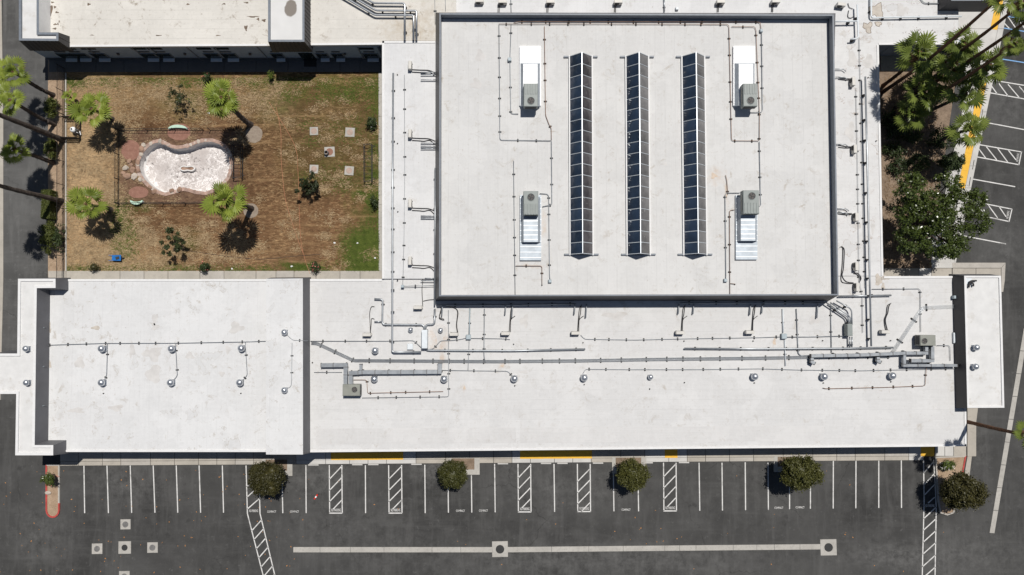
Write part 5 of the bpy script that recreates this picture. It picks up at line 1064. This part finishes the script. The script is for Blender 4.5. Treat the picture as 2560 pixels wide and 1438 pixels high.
# ------------------------------------------------------------------ palms
def frond_mesh(seed, mat, Lp=1.0, Lb=.90, nseg=15, span=116):
    r = random.Random(seed); Lp *= r.uniform(.78, 1.12); Lb *= r.uniform(.9, 1.12); mb = MB(); hub = Vector((Lp, 0, .10))
    mb.tube([(0, 0, 0), (Lp * .5, 0, .09), hub], .028, 4, .016)
    da = 2 * R(span) / (nseg - 1)
    for i in range(nseg):
        a = -R(span) + i * da + r.uniform(-.03, .03); L = Lb * (.62 + .38 * math.cos(a * .62)) * r.uniform(.9, 1.05)
        d = Vector((math.cos(a), math.sin(a), 0)); w = L * .60 * math.tan(da * .50); s = Vector((-d.y, d.x, 0)); dz = -.10 * L * r.uniform(.5, 1.6) - .10 * (1 - math.cos(a)) * .5
        m1 = hub + d * (L * .60); m1.z += .06 - .03 * abs(a); tip = hub + d * L; tip.z += dz
        mb.add([hub, m1 - s * w - Vector((0, 0, .06)), m1, m1 + s * w - Vector((0, 0, .06)), tip], [(0, 1, 2), (0, 2, 3), (1, 4, 2), (2, 4, 3)])
    return mb.mesh('frond', mat)
INN = {'b': [frond_mesh(80 + i, m_palm, .42, .80) for i in range(4)], 'd': [frond_mesh(90 + i, m_palmd, .42, .80) for i in range(4)]}
FR = {'b': [frond_mesh(i, m_palm) for i in range(7)], 'd': [frond_mesh(20 + i, m_palmd) for i in range(7)]}
DEAD = [frond_mesh(50 + i, m_skirt, .8, .7) for i in range(2)]
def palm(label, crown, z, base=None, size=1.0, nf=22, kind='b', skirt=False, bark=None, r0=.24, droop=-.35, seed=1, group='fan palms'):
    r = random.Random(seed); top = P(*crown, z)
    b = P(*base, .05) if base else Vector((top.x, top.y, .05))
    e = empty('palm_tree', b, label, 'palm tree', group); pts = []; rad = []; K = 16
    for i in range(K + 1):
        t = i / K; p = b.lerp(top, t); lean = top - b; lean.z = 0
        p += lean * (-.22 * math.sin(math.pi * t)) + Vector((math.sin(t * 5 + seed) * .05, math.cos(t * 4 + seed) * .05, 0)) * math.sin(math.pi * t); pts.append(p)
        rad.append((r0 * (1.35 if i == 0 else 1) * (1 - .35 * t)) * (1 + (.10 if i % 2 else -.04)))
    MB().tube(pts, rad, 9).build('trunk', bark or m_bark, e)
    hd = MB().lathe(top - Vector((0, 0, .35)), [(.16 * size, 0), (.26 * size, .25), (.2 * size, .5), (.05, .7), (.01, .72)], 9).build('crown', m_barkr, e)
    if skirt: MB().lathe(top - Vector((0, 0, 1.9)), [(rad[-1] * 1.05, 0), (.34 * size, .5), (.42 * size, 1.1), (.36 * size, 1.6), (.2, 1.85)], 11).build('dead_frond_skirt', m_skirt, e)
    for i in range(nf):
        t = (i + .5) / nf; pitch = lerp(1.15, droop, t ** .7) + r.uniform(-.22, .22); az = i * 2.39996 + r.uniform(-.4, .4) + seed; s = size * r.uniform(.88, 1.1) 
        o = link('frond', (INN[kind][r.randrange(4)] if t < .38 else FR[kind][r.randrange(7)]), hd, top + Vector((0, 0, .05)), None, (s, s, s)); o.location = top + Vector((0, 0, .05)) - org(hd)
        if t > .9 and i % 2: o.data = DEAD[r.randrange(2)]
        o.rotation_euler = (Matrix.Rotation(az, 3, 'Z') @ Matrix.Rotation(-pitch, 3, 'Y') @ Matrix.Rotation(r.uniform(-.5, .5), 3, 'X')).to_euler()
    return e
palm('fan palm leaning over the drive, uppermost on the left edge', (35, 181), 6.3, (133, 238), .98, 17, 'b', seed=2)
palm('fan palm leaning over the drive, second from the top on the left edge', (28, 253), 6.8, (136, 311), .98, 16, 'b', seed=3)
palm('darker fan palm leaning over the drive, third from the top on the left edge', (36, 373), 6.0, (132, 407), .92, 13, 'b', seed=5)
palm('tall palm with long curved trunk crossing the drive above the hedges', (-75, 256), 14, (158, 351), 1.0, 20, 'b', r0=.3, seed=6)
palm('tall palm with grey trunk crossing the drive above the clipped hedge', (-55, 450), 12.5, (153, 503), 1.0, 20, 'b', r0=.28, seed=7)
palm('tiny palm at the upper left corner of the lawn', (173, 242), 1.6, None, .5, 12, 'b', r0=.1, seed=8)
palm('bright fan palm at the upper left of the lawn', (232, 275), 4.6, (281, 298), 1.2, 19, 'b', seed=9)
palm('bright fan palm above the pond', (556, 247), 7.6, (626, 312), 1.2, 18, 'b', r0=.3, seed=10)
palm('bright fan palm at the lower left of the lawn', (219, 511), 4.6, (277, 524), 1.17, 17, 'b', seed=13)
palm('bright fan palm at the lower right of the pond', (567, 500), 7.2, (628, 522), 1.3, 19, 'b', r0=.3, seed=12)
def vbase(c, z): k = 1 - z / H; return (CX + (c[0] - CX) * k, NY + (c[1] - NY) * k)
for lb, c, z, b, sz, nf, sk in (('green fan palm at the upper left of the palm bed', (2298, 133), 8.5, (2208, 214), 1.15, 20, True), ('tall palm with thin dark trunk reaching the top edge', (2508, -14), 19, (2204, 232), .85, 14, True), ('tall palm with thick dark trunk crossing the yellow strip', (2556, 8), 17, (2285, 205), .85, 14, True), ('tall palm with thin trunk leaving the frame at right', (2606, 25), 17, (2290, 235), .9, 14, True),
        ('slim palm with small bright tuft over the blue lines', (2536, 110), 15, (2265, 285), .62, 16, True), ('low fan palm in the middle of the palm bed', (2308, 232), 5.5, None, 1.05, 18, False), ('dark low fan palm near the hall side of the palm bed', (2279, 284), 4.0, None, 1.05, 16, False), ('fan palm at the top of the palm bed next to the white roof', (2410, 112), 8, None, .95, 18, False), ('fan palm in the thick of the palm bed', (2388, 160), 7.5, None, 1.15, 18, False),
        ('fan palm hanging over the pavement beside the blue line', (2474, 165), 9, None, 1.0, 18, True), ('fan palm above the second yellow strip', (2412, 235), 7.5, None, 1.05, 16, False), ('low fan palm over the yellow strip above the leafy tree', (2423, 322), 7, None, 1.0, 18, False), ('pale fan palm at the centre left of the palm bed', (2352, 190), 6, None, .95, 16, False)):
    palm(lb, c, z, b, sz * 1.15, int(nf * 1.1), 'd', sk, m_barkr if sk else None, .2, -.5, seed=int(c[0]), group='fan palms in the right-hand bed')
palm('palm with rough brown trunk at the lower right edge', (2574, 1089), 13, (2362, 1043), .85, 14, 'd', True, m_barkr, .22, -.4, seed=31, group='fan palms in the right-hand bed')
# ------------------------------------------------------------------ leafy trees and shrubs
def leaves(rng, blobs, n, size, K=60, sig=.2, up=.35):
    """leaf quads in clumps over lumpy ellipsoids; blobs = (centre, radii)"""
    vol = np.array([b[1][0] * b[1][1] + b[1][2] * b[1][0] for b in blobs]); vol = vol / vol.sum(); V = []
    for (c, rd), w in zip(blobs, vol):
        k = max(6, int(K * w)); d = rng.normal(size=(k, 3)); d[:, 2] = d[:, 2] * .9 + .25; d /= np.linalg.norm(d, axis=1)[:, None]
        cc = np.array(c) + d * np.array(rd) * rng.uniform(.62, .98, (k, 1)); m = max(20, int(n * w)); idx = rng.integers(0, k, m)
        p = cc[idx] + rng.normal(size=(m, 3)) * sig * np.array([1, 1, .75])
        out = (p - np.array(c)) / np.array(rd); nrm = rng.normal(size=(m, 3)) * .75 + out * .55; nrm[:, 2] += up; nrm /= np.linalg.norm(nrm, axis=1)[:, None]
        t = np.cross(nrm, rng.normal(size=(m, 3))); t /= np.linalg.norm(t, axis=1)[:, None]; b = np.cross(nrm, t); s = size * rng.uniform(.6, 1.3, (m, 1))
        V.append(np.stack([p - t * s, p + b * s * .5 - nrm * s * .1, p + t * s, p - b * s * .5 - nrm * s * .1], 1).reshape(-1, 3))
    return np.concatenate(V)
def leafmesh(name, V, mat, o):
    V = V - np.array(o); me = bpy.data.meshes.new(name); m = len(V) // 4; me.vertices.add(len(V)); me.vertices.foreach_set('co', V.astype('f4').ravel())
    me.loops.add(4 * m); me.loops.foreach_set('vertex_index', np.arange(4 * m, dtype='i4')); me.polygons.add(m); me.polygons.foreach_set('loop_start', np.arange(0, 4 * m, 4, dtype='i4')); me.polygons.foreach_set('loop_total', np.full(m, 4, 'i4'))
    me.materials.append(mat); me.update(calc_edges=True); return me
def core(blobs, k=.72):
    m = MB()
    for c, rd in blobs: m.lathe((c[0], c[1], c[2]), [(rd[0] * k * math.cos(t), rd[2] * k * math.sin(t)) for t in (-1.2, -.6, 0, .5, 1.0, 1.4)], 10)
    return m
def tree(label, blobs, n, size, mat, base, K=60, sig=.2, limbs=5, r0=.14, name='tree', cat='tree', seed=1, group=None, flowers=None, dark=True, cname='crown'):
    rng = np.random.default_rng(seed); b = Vector(base); e = empty(name, b, label, cat, group)
    top = Vector(blobs[0][0]); tr = MB(); fork = b.lerp(Vector((top.x, top.y, top.z)), .45); tr.tube([b, b.lerp(fork, .5) + Vector((.04, .03, 0)), fork], r0, 7, r0 * .75)
    for i in range(limbs):
        c, rd = blobs[i % len(blobs)]; d = rng.normal(size=3); d[2] = abs(d[2]) * .5; d /= np.linalg.norm(d); q = Vector(c) + Vector(d * np.array(rd)) * .75
        tr.tube([fork, fork.lerp(q, .5) + Vector((0, 0, .12)), q], r0 * .5, 5, r0 * .14)
    tr.build('trunk', m_trunk, e)
    V = leaves(rng, blobs, n, size, K, sig); cr = link(cname, leafmesh('crown', V, mat, b), e, b)
    if dark: core(blobs, .66).build('inner_foliage', mat, cr)
    if flowers:
        fm, k = flowers; V = leaves(rng, [(c, tuple(x * 1.08 for x in rd)) for c, rd in blobs], k * 3, .07, K, .06, .8); link('flowers', leafmesh('flowers', V, fm, b), e, b)
    return e
def ptree(label, cx, cy, rx, ry, z, rz, n, size, mat, seed, **kw):
    c = P(cx, cy, z); rr = random.Random(seed * 7); a, b = M(rx, z), M(ry, z); bl = [((c.x, c.y, z), (a * .93, b * .93, rz))]
    for k in range(7):
        t = k * .9 + rr.uniform(-.3, .3); f = rr.uniform(.55, .66); q = rr.uniform(.32, .42); bl.append(((c.x + a * f * math.cos(t), c.y + b * f * math.sin(t), z + rr.uniform(-.3, .45) * rz), (a * q, b * q, rz * q * 1.1)))
    return tree(label, bl, n, size, mat, (c.x, c.y, .05), seed=seed, **kw)
g5 = 'clipped trees along the stalls'
ptree('clipped round tree over the left hatched crossing', 668, 1196, 48, 43, 2.5, 1.7, 15000, .10, m_olive2, 41, K=260, sig=.17, group=g5)
ptree('clipped oval tree, second from the left above the stalls', 1131, 1185, 39, 36, 2.0, 1.5, 12000, .09, m_olive, 42, K=220, sig=.14, group=g5)
ptree('clipped round tree in the middle of the stalls', 1581, 1186, 39, 38, 2.9, 1.5, 11000, .10, m_olive, 43, K=150, sig=.17, group=g5)
ptree('broad round tree, second from the right above the stalls', 1999, 1181, 49, 44, 3.4, 1.7, 15000, .11, m_olive, 44, K=190, sig=.19, group=g5)
ptree('broad round tree on the right-hand dirt island', 2408, 1229, 56, 47, 3.6, 1.9, 17000, .11, m_olive2, 45, K=220, sig=.2, group=g5)
bl = []
for x, y, rr, z in ((2300, 545, 52, 5.2), (2285, 478, 46, 5.4), (2365, 470, 42, 5.0), (2280, 600, 42, 4.6), (2345, 605, 46, 4.6), (2395, 520, 42, 5.2), (2440, 500, 28, 4.8), (2440, 555, 32, 4.6), (2395, 590, 40, 4.2), (2345, 530, 45, 5.8), (2265, 530, 34, 4.4), (2375, 625, 26, 4.2)):
    c = P(x, y, z); bl.append(((c.x, c.y, z), (M(rr, z), M(rr, z), 1.3)))
b0 = down(2335, 545, 5.0, .05); tree('big leafy tree with glossy leaves at the foot of the palm bed', bl, 24000, .14, m_dkleaf, b0, K=420, sig=.2, limbs=14, r0=.28, seed=50, dark=False)
def shrub(label, x, y, rx, ry, z, rz, n, size, mat, seed, flowers=None, K=18, sig=.12, name='shrub', group='shrubs', limbs=5, dark=True):
    c = P(x, y, z); tree(label, [((c.x, c.y, z), (M(rx, z), M(ry, z), rz))], n, size, mat, (c.x, c.y, .05), K=K, sig=sig, limbs=limbs, r0=.04, name=name, cat='shrub', seed=seed, group=group, flowers=flowers, dark=dark, cname='foliage')
shrub('rounded dark shrub above the big leafy tree', 2378, 406, 34, 26, 2.0, 1.2, 2600, .11, m_shrub, 60, None, 50, .14)
for k, (x, y, rx, ry, z, lb) in enumerate(((2240, 330, 24, 20, .7, 'dark shrub at the left of the palm bed, upper'), (2235, 375, 26, 18, .6, 'dark shrub at the left of the palm bed, middle'), (2250, 415, 30, 20, .6, 'dark shrub at the left of the palm bed, lower'), (2345, 345, 24, 26, 1.6, 'tall dark shrub in the middle of the palm bed'), (2300, 405, 26, 20, .9, 'dark shrub above the big tree on the left'), (2228, 300, 20, 24, .8, 'dark shrub next to the white roof edge'), (2350, 130, 26, 16, 1.4, 'dark shrub under the white roof corner'), (2330, 250, 26, 22, .9, 'dark shrub between the palm trunks'), (2365, 355, 26, 24, 1.4, 'pointed dark shrub left of the yellow strip'), (2280, 340, 22, 18, .7, 'small dark shrub in the middle soil'))):
    shrub(lb, x, y, rx, ry, z, z * .75, 800, .12, m_shrub, 70 + k, None, 24, .2, dark=False)
# along the drive
c = P(121, 512, .9); e = empty('clipped_hedge', (c.x, c.y, .05), 'box-shaped clipped green hedge beside the drive', 'hedge'); rng = np.random.default_rng(3)
pts = rng.uniform(-1, 1, (5200, 3)); fx = rng.integers(0, 3, 5200); pts[np.arange(5200), fx] = np.sign(pts[np.arange(5200), fx]); cc = np.array([c.x, c.y, .75]); sz = np.array([M(11), M(35), .65]); p = cc + pts * sz + rng.normal(size=(5200, 3)) * .03
nn = rng.normal(size=p.shape); nn[:, 2] += .6; nn /= np.linalg.norm(nn, axis=1)[:, None]; t = np.cross(nn, rng.normal(size=p.shape)); t /= np.linalg.norm(t, axis=1)[:, None]; b = np.cross(nn, t)
V = np.stack([p - t * .06, p + b * .035, p + t * .06, p - b * .035], 1).reshape(-1, 3); link('foliage', leafmesh('foliage', V, m_hedge, c), e, c); MB().box((c.x, c.y, .7), (M(21), M(68), 1.25)).build('inner_foliage', m_hedge, e)
shrub('big ragged shrub at the lower end of the drive hedge', 121, 590, 16, 42, 1.2, 1.0, 3200, .10, m_hedge, 81, None, 60, .14); shrub('thin dark shrub behind the lower iron fence', 149, 592, 9, 34, .9, .8, 900, .09, m_shrub, 82, None, 26, .14)
shrub('dark shrub under the second left palm', 128, 268, 12, 26, 1.0, .9, 1500, .10, m_hedge, 83, None, 30, .14); shrub('dark shrub under the third left palm', 126, 372, 12, 28, 1.0, .9, 1500, .10, m_hedge, 84, None, 30, .14)
# courtyard saplings and roses
def sapling(label, x, y, rx, ry, z, n, seed, size=.11):
    c = P(x, y, z); rng = np.random.default_rng(seed); bl = []
    for k in range(20): a = rng.uniform(0, 6.3); q = rng.uniform(.15, 1.1); bl.append(((c.x + M(rx) * q * math.cos(a), c.y + M(ry) * q * math.sin(a), z + rng.uniform(-.7, .7)), (.2, .2, .16)))
    tree(label, bl, n, size, m_sap, down(x + 8, y + 4, z, .05), K=40, sig=.09, limbs=12, r0=.05, name='sapling', cat='tree', seed=seed, group='courtyard saplings', dark=False)
sapling('sparse sapling near the top of the lawn', 445, 243, 22, 30, 2.2, 700, 90, .10); sapling('leafy sapling in the lower middle lawn', 432, 612, 28, 34, 2.3, 1700, 91); sapling('bushy sapling right of the lawn hoses', 770, 466, 24, 30, 1.8, 1900, 92)
shrub('rose bush with coral blooms at the shaded lawn edge', 515, 192, 11, 11, .9, .6, 420, .08, m_shrub, 93, (m_pink, 5)); shrub('small pale green bush at the shaded lawn edge', 677, 189, 8, 8, .8, .5, 260, .08, m_palmd, 94); shrub('bush with white blooms at the right edge of the lawn', 931, 306, 15, 15, .7, .6, 800, .09, m_shrub, 95, (m_whitep, 5))
shrub('rose bush with pink blooms at the lower lawn edge, left', 509, 667, 13, 13, .8, .6, 620, .08, m_shrub, 96, (m_pink, 10)); shrub('rose bush with pink blooms at the lower lawn edge, right', 788, 667, 11, 13, .8, .6, 500, .08, m_shrub, 97, (m_pink, 22)); shrub('withered brown bush at the lower left lawn edge', 234, 668, 12, 11, .6, .45, 260, .08, m_olive2, 98); shrub('dark bush against the west wing edge', 935, 505, 9, 18, .8, .6, 420, .09, m_shrub, 99)
shrub('flowering bush on the narrow red-kerbed island', 124, 1198, 19, 16, 1.1, .8, 1100, .09, m_dkleaf, 100, (m_pink, 8)); shrub('bush covered with white blooms on the right-hand island', 2369, 1163, 17, 12, .7, .5, 900, .08, m_dkleaf, 101, (m_whitep, 45))
# ------------------------------------------------------------------ grass, litter, peeling roof patches
rng = np.random.default_rng(77)
def inpoly(x, y, pl):
    ins = np.zeros(len(x), bool); n = len(pl)
    for i in range(n):
        (x0, y0), (x1, y1) = pl[i], pl[(i + 1) % n]
        c_ = ((y0 > y) != (y1 > y)) & (x < (x1 - x0) * (y - y0) / (y1 - y0 + 1e-12) + x0); ins ^= c_
    return ins
def pxarr(px, py, z):
    d = np.stack([(px - CX) / F, (-(py - CY) / F) * CT + ST, (-(py - CY) / F) * ST - CT], 1); t = (H - z) / -d[:, 2]; return d[:, 0] * t, d[:, 1] * t
def blades(px, py, size, z=.06, flat=.45):
    x, y = pxarr(px, py, z); k = ~inpoly(x, y, offset(rim, .35))
    for cx_, cy_, r_ in ((785, 328, 14), (875, 331, 15), (785, 423, 14), (873, 427, 15), (824, 380, 17), (448, 330, 28), (327, 376, 24), (346, 481, 22), (635, 336, 21)): k &= (px - cx_) ** 2 + (py - cy_) ** 2 > r_ * r_
    x, y = x[k], y[k]; m = len(x); a = rng.normal(0, .8, m) + (rng.random(m) > .5) * math.pi; s = size * rng.uniform(.5, 1.4, m); e = rng.uniform(.1, flat, m)
    u = np.stack([np.cos(a) * s, np.sin(a) * s * .75, e * s], 1); w = np.stack([-np.sin(a), np.cos(a), np.zeros(m)], 1) * (s * .16)[:, None]; p = np.stack([x, y, np.full(m, z + .005)], 1)
    return np.stack([p - w, p + w, p + w * .4 + u, p - w * .4 + u], 1).reshape(-1, 3)
def cl(n, x0, x1, y0, y1, nc, sg):
    cx_ = rng.uniform(x0, x1, nc); cy_ = rng.uniform(y0, y1, nc); i = rng.integers(0, nc, n); return np.clip(cx_[i] + rng.normal(0, sg * 1.6, n), 167, 945), np.clip(cy_[i] + rng.normal(0, sg, n), 196, 676)
def gmat(name, a, b):
    t = NT(name); return t.out(t.mix(t.ramp(t.noise(1.8, None, 5, .75), .3, .7), a, b), .95, 0, .1)
m_straw = gmat('straw_blades', (.19, .13, .072), (.50, .37, .22)); m_gblade = gmat('green_blades', (.045, .07, .014), (.13, .16, .035))
A = [cl(13000, 300, 945, 200, 676, 150, 6), cl(15000, 167, 320, 190, 676, 200, 9), cl(8000, 167, 640, 560, 676, 100, 7), cl(5000, 330, 700, 200, 300, 60, 8)]
V = np.concatenate([blades(a, b, .17) for a, b in A]); tag(link('dry_grass', leafmesh('dry_grass', V, m_straw, (0, 0, 0)), None, (0, 0, 0)), 'dry straw-coloured grass on the courtyard lawn', 'grass', kind='stuff')
A = [cl(3000, 700, 945, 195, 250, 50, 8), cl(2500, 925, 945, 200, 676, 50, 7), cl(9000, 880, 945, 585, 676, 70, 12), cl(2200, 285, 335, 505, 640, 22, 8), cl(2600, 167, 700, 194, 215, 50, 6), cl(1800, 167, 860, 668, 676, 60, 5), cl(1500, 760, 900, 290, 480, 30, 9)]
V = np.concatenate([blades(a, b, .15) for a, b in A]); tag(link('green_grass', leafmesh('green_grass', V, m_gblade, (0, 0, 0)), None, (0, 0, 0)), 'green grass tufts on the courtyard lawn', 'grass', kind='stuff')
def litter(name, label, n, pxf, z, size, mat):
    px, py = pxf(n); x, y = pxarr(px, py, z); a = rng.uniform(0, 6.3, n); s = size * rng.uniform(.5, 1.5, n); p = np.stack([x, y, np.full(n, z + .02)], 1)
    u = np.stack([np.cos(a) * s, np.sin(a) * s, rng.uniform(-.2, .4, n) * s], 1); v = np.stack([-np.sin(a), np.cos(a), np.zeros(n)], 1) * (s * .5)[:, None]
    tag(link(name, leafmesh(name, np.stack([p - u, p + v, p + u, p - v], 1).reshape(-1, 3), mat, (0, 0, 0)), None, (0, 0, 0)), label, 'leaves', kind='stuff')
litter('leaf_litter', 'dry leaf litter on the palm bed soil', 5000, lambda n: (rng.uniform(2212, 2345, n), rng.uniform(185, 665, n)), .045, .09, gmat('litter_brown', (.07, .045, .03), (.34, .24, .15)))
litter('roof_debris', 'dark leaf scraps on the roof by the palm bed', 70, lambda n: (rng.normal(2308, 24, n), np.clip(rng.normal(92, 12, n), 60, 110)), ZR + .005, .07, m_skirt)
litter('kerb_litter', 'leaf scraps along the drive strip', 500, lambda n: (rng.uniform(122, 160, n), rng.uniform(190, 680, n)), .055, .07, gmat('litter_tan', (.16, .09, .05), (.50, .40, .28)))
def peel(parent, x, y, rx, ry, z, mat, seed, rim_mat=None):
    r = random.Random(seed); k = 18; c0 = P(x, y, z); f = [1 + .28 * math.sin(3 * i * .35 + seed) + r.uniform(-.22, .22) for i in range(k)]
    pl = [(c0.x + M(rx) * f[i] * math.cos(2 * math.pi * i / k), c0.y + M(ry) * f[i] * math.sin(2 * math.pi * i / k)) for i in range(k)]
    if rim_mat: MB().prism(offset(pl, .05), z - .01, z + .004).build('peeled_edge', rim_mat, parent)
    MB().prism(pl, z - .01, z + .008).build('peeled_patch', mat, parent)
m_peelb = simple('bare_brown_roofing', (.16, .12, .09), .9, var=.35, sc=3); m_peelw = simple('worn_beige_coating', (.50, .455, .40), .85, var=.14, sc=2, dirt=(.36, .30, .25)); m_peelg = simple('dull_grey_coating', (.565, .55, .535), .85, var=.10, sc=1.5, dirt=(.50, .475, .45)); m_peelo = simple('rusty_coating', (.57, .47, .38), .85, var=.12, sc=3)
for k, (x, y, rx, ry) in enumerate(((127, 24, 4, 13), (137, 18, 3, 3), (142, 31, 4, 2), (138, 61, 4, 2), (145, 60, 1.5, 3), (137, 72, 4, 2.2), (148, 54, 1.2, 3), (131, 6, 4, 2), (222, 11, 4, 3), (470, 11, 4, 2), (560, 10, 4, 1.6), (616, 7, 5, 1.8), (615, 70, 3.5, 7), (632, 42, 13, 1.8), (396, 89, 7, 1.2), (545, 89, 5, 1.2), (230, 88, 5, .9), (645, 48, 3, 3), (660, 51, 5, 3))): peel(nb, x, y, rx, ry, ZN, m_peelb, k)
for k, (x, y, rx, ry, rm) in enumerate(((2192, 27, 15, 17, m_peelb), (2170, 68, 10, 12, m_peelb), (2196, 60, 7, 5, m_peelb), (2255, 26, 14, 14, None), (2130, 150, 12, 18, None), (2172, 155, 12, 16, None), (2125, 330, 10, 20, None), (2140, 565, 14, 7, None), (2182, 570, 5, 12, None), (2196, 700, 7, 13, m_peelw), (2213, 695, 9, 4, m_peelw), (2208, 716, 3, 6, m_peelw), (2108, 85, 9, 7, None), (2122, 118, 6, 6, None), (2222, 60, 4, 6, None))): peel(ee if y < 692 else sw, x, y, rx, ry, ZR, m_peelw if rm else m_peelg, 30 + k, rm)
for k, (x, y, rx, ry) in enumerate(((200, 908, 12, 13), (384, 935, 18, 20), (382, 885, 20, 16), (387, 796, 7, 12), (388, 817, 8, 7), (330, 875, 6, 18), (475, 890, 10, 8), (190, 1027, 20, 6), (290, 1020, 16, 7), (555, 935, 7, 6), (570, 875, 6, 10), (590, 820, 18, 12), (124, 912, 4, 9), (124, 820, 3, 12), (240, 820, 10, 5))): peel(sb, x, y, rx, ry, ZR + .02, m_peelg if k < 12 else m_peelw, 60 + k)
for k, (x, y, rx, ry) in enumerate(((1312, 803, 9, 14), (1540, 790, 26, 10), (1100, 835, 14, 22), (1960, 900, 8, 6), (2035, 800, 12, 10), (2270, 735, 14, 6), (1310, 930, 10, 4))): peel(sw, x, y, rx, ry, ZR, m_peelg, 80 + k)
peel(sw, 1161, 970, 3, 4, ZR, m_peelo, 91); peel(sw, 1936, 855, 3, 7, ZR, m_peelo, 92); peel(sw, 1255, 915, 4, 3, ZR, m_peelo, 93)
for k, (x, y, rx, ry) in enumerate(((2075, 440, 8, 6), (2072, 520, 6, 16), (2073, 600, 7, 14), (1200, 140, 10, 16), (1190, 210, 12, 12), (1660, 410, 8, 4), (1700, 525, 4, 5))): peel(hl, x, y, rx, ry, ZH, m_peelg, 100 + k)
peel(hl, 1785, 440, 7, 6, ZH, m_peelo, 121); peel(hl, 1816, 480, 2, 16, ZH, m_peelo, 122)
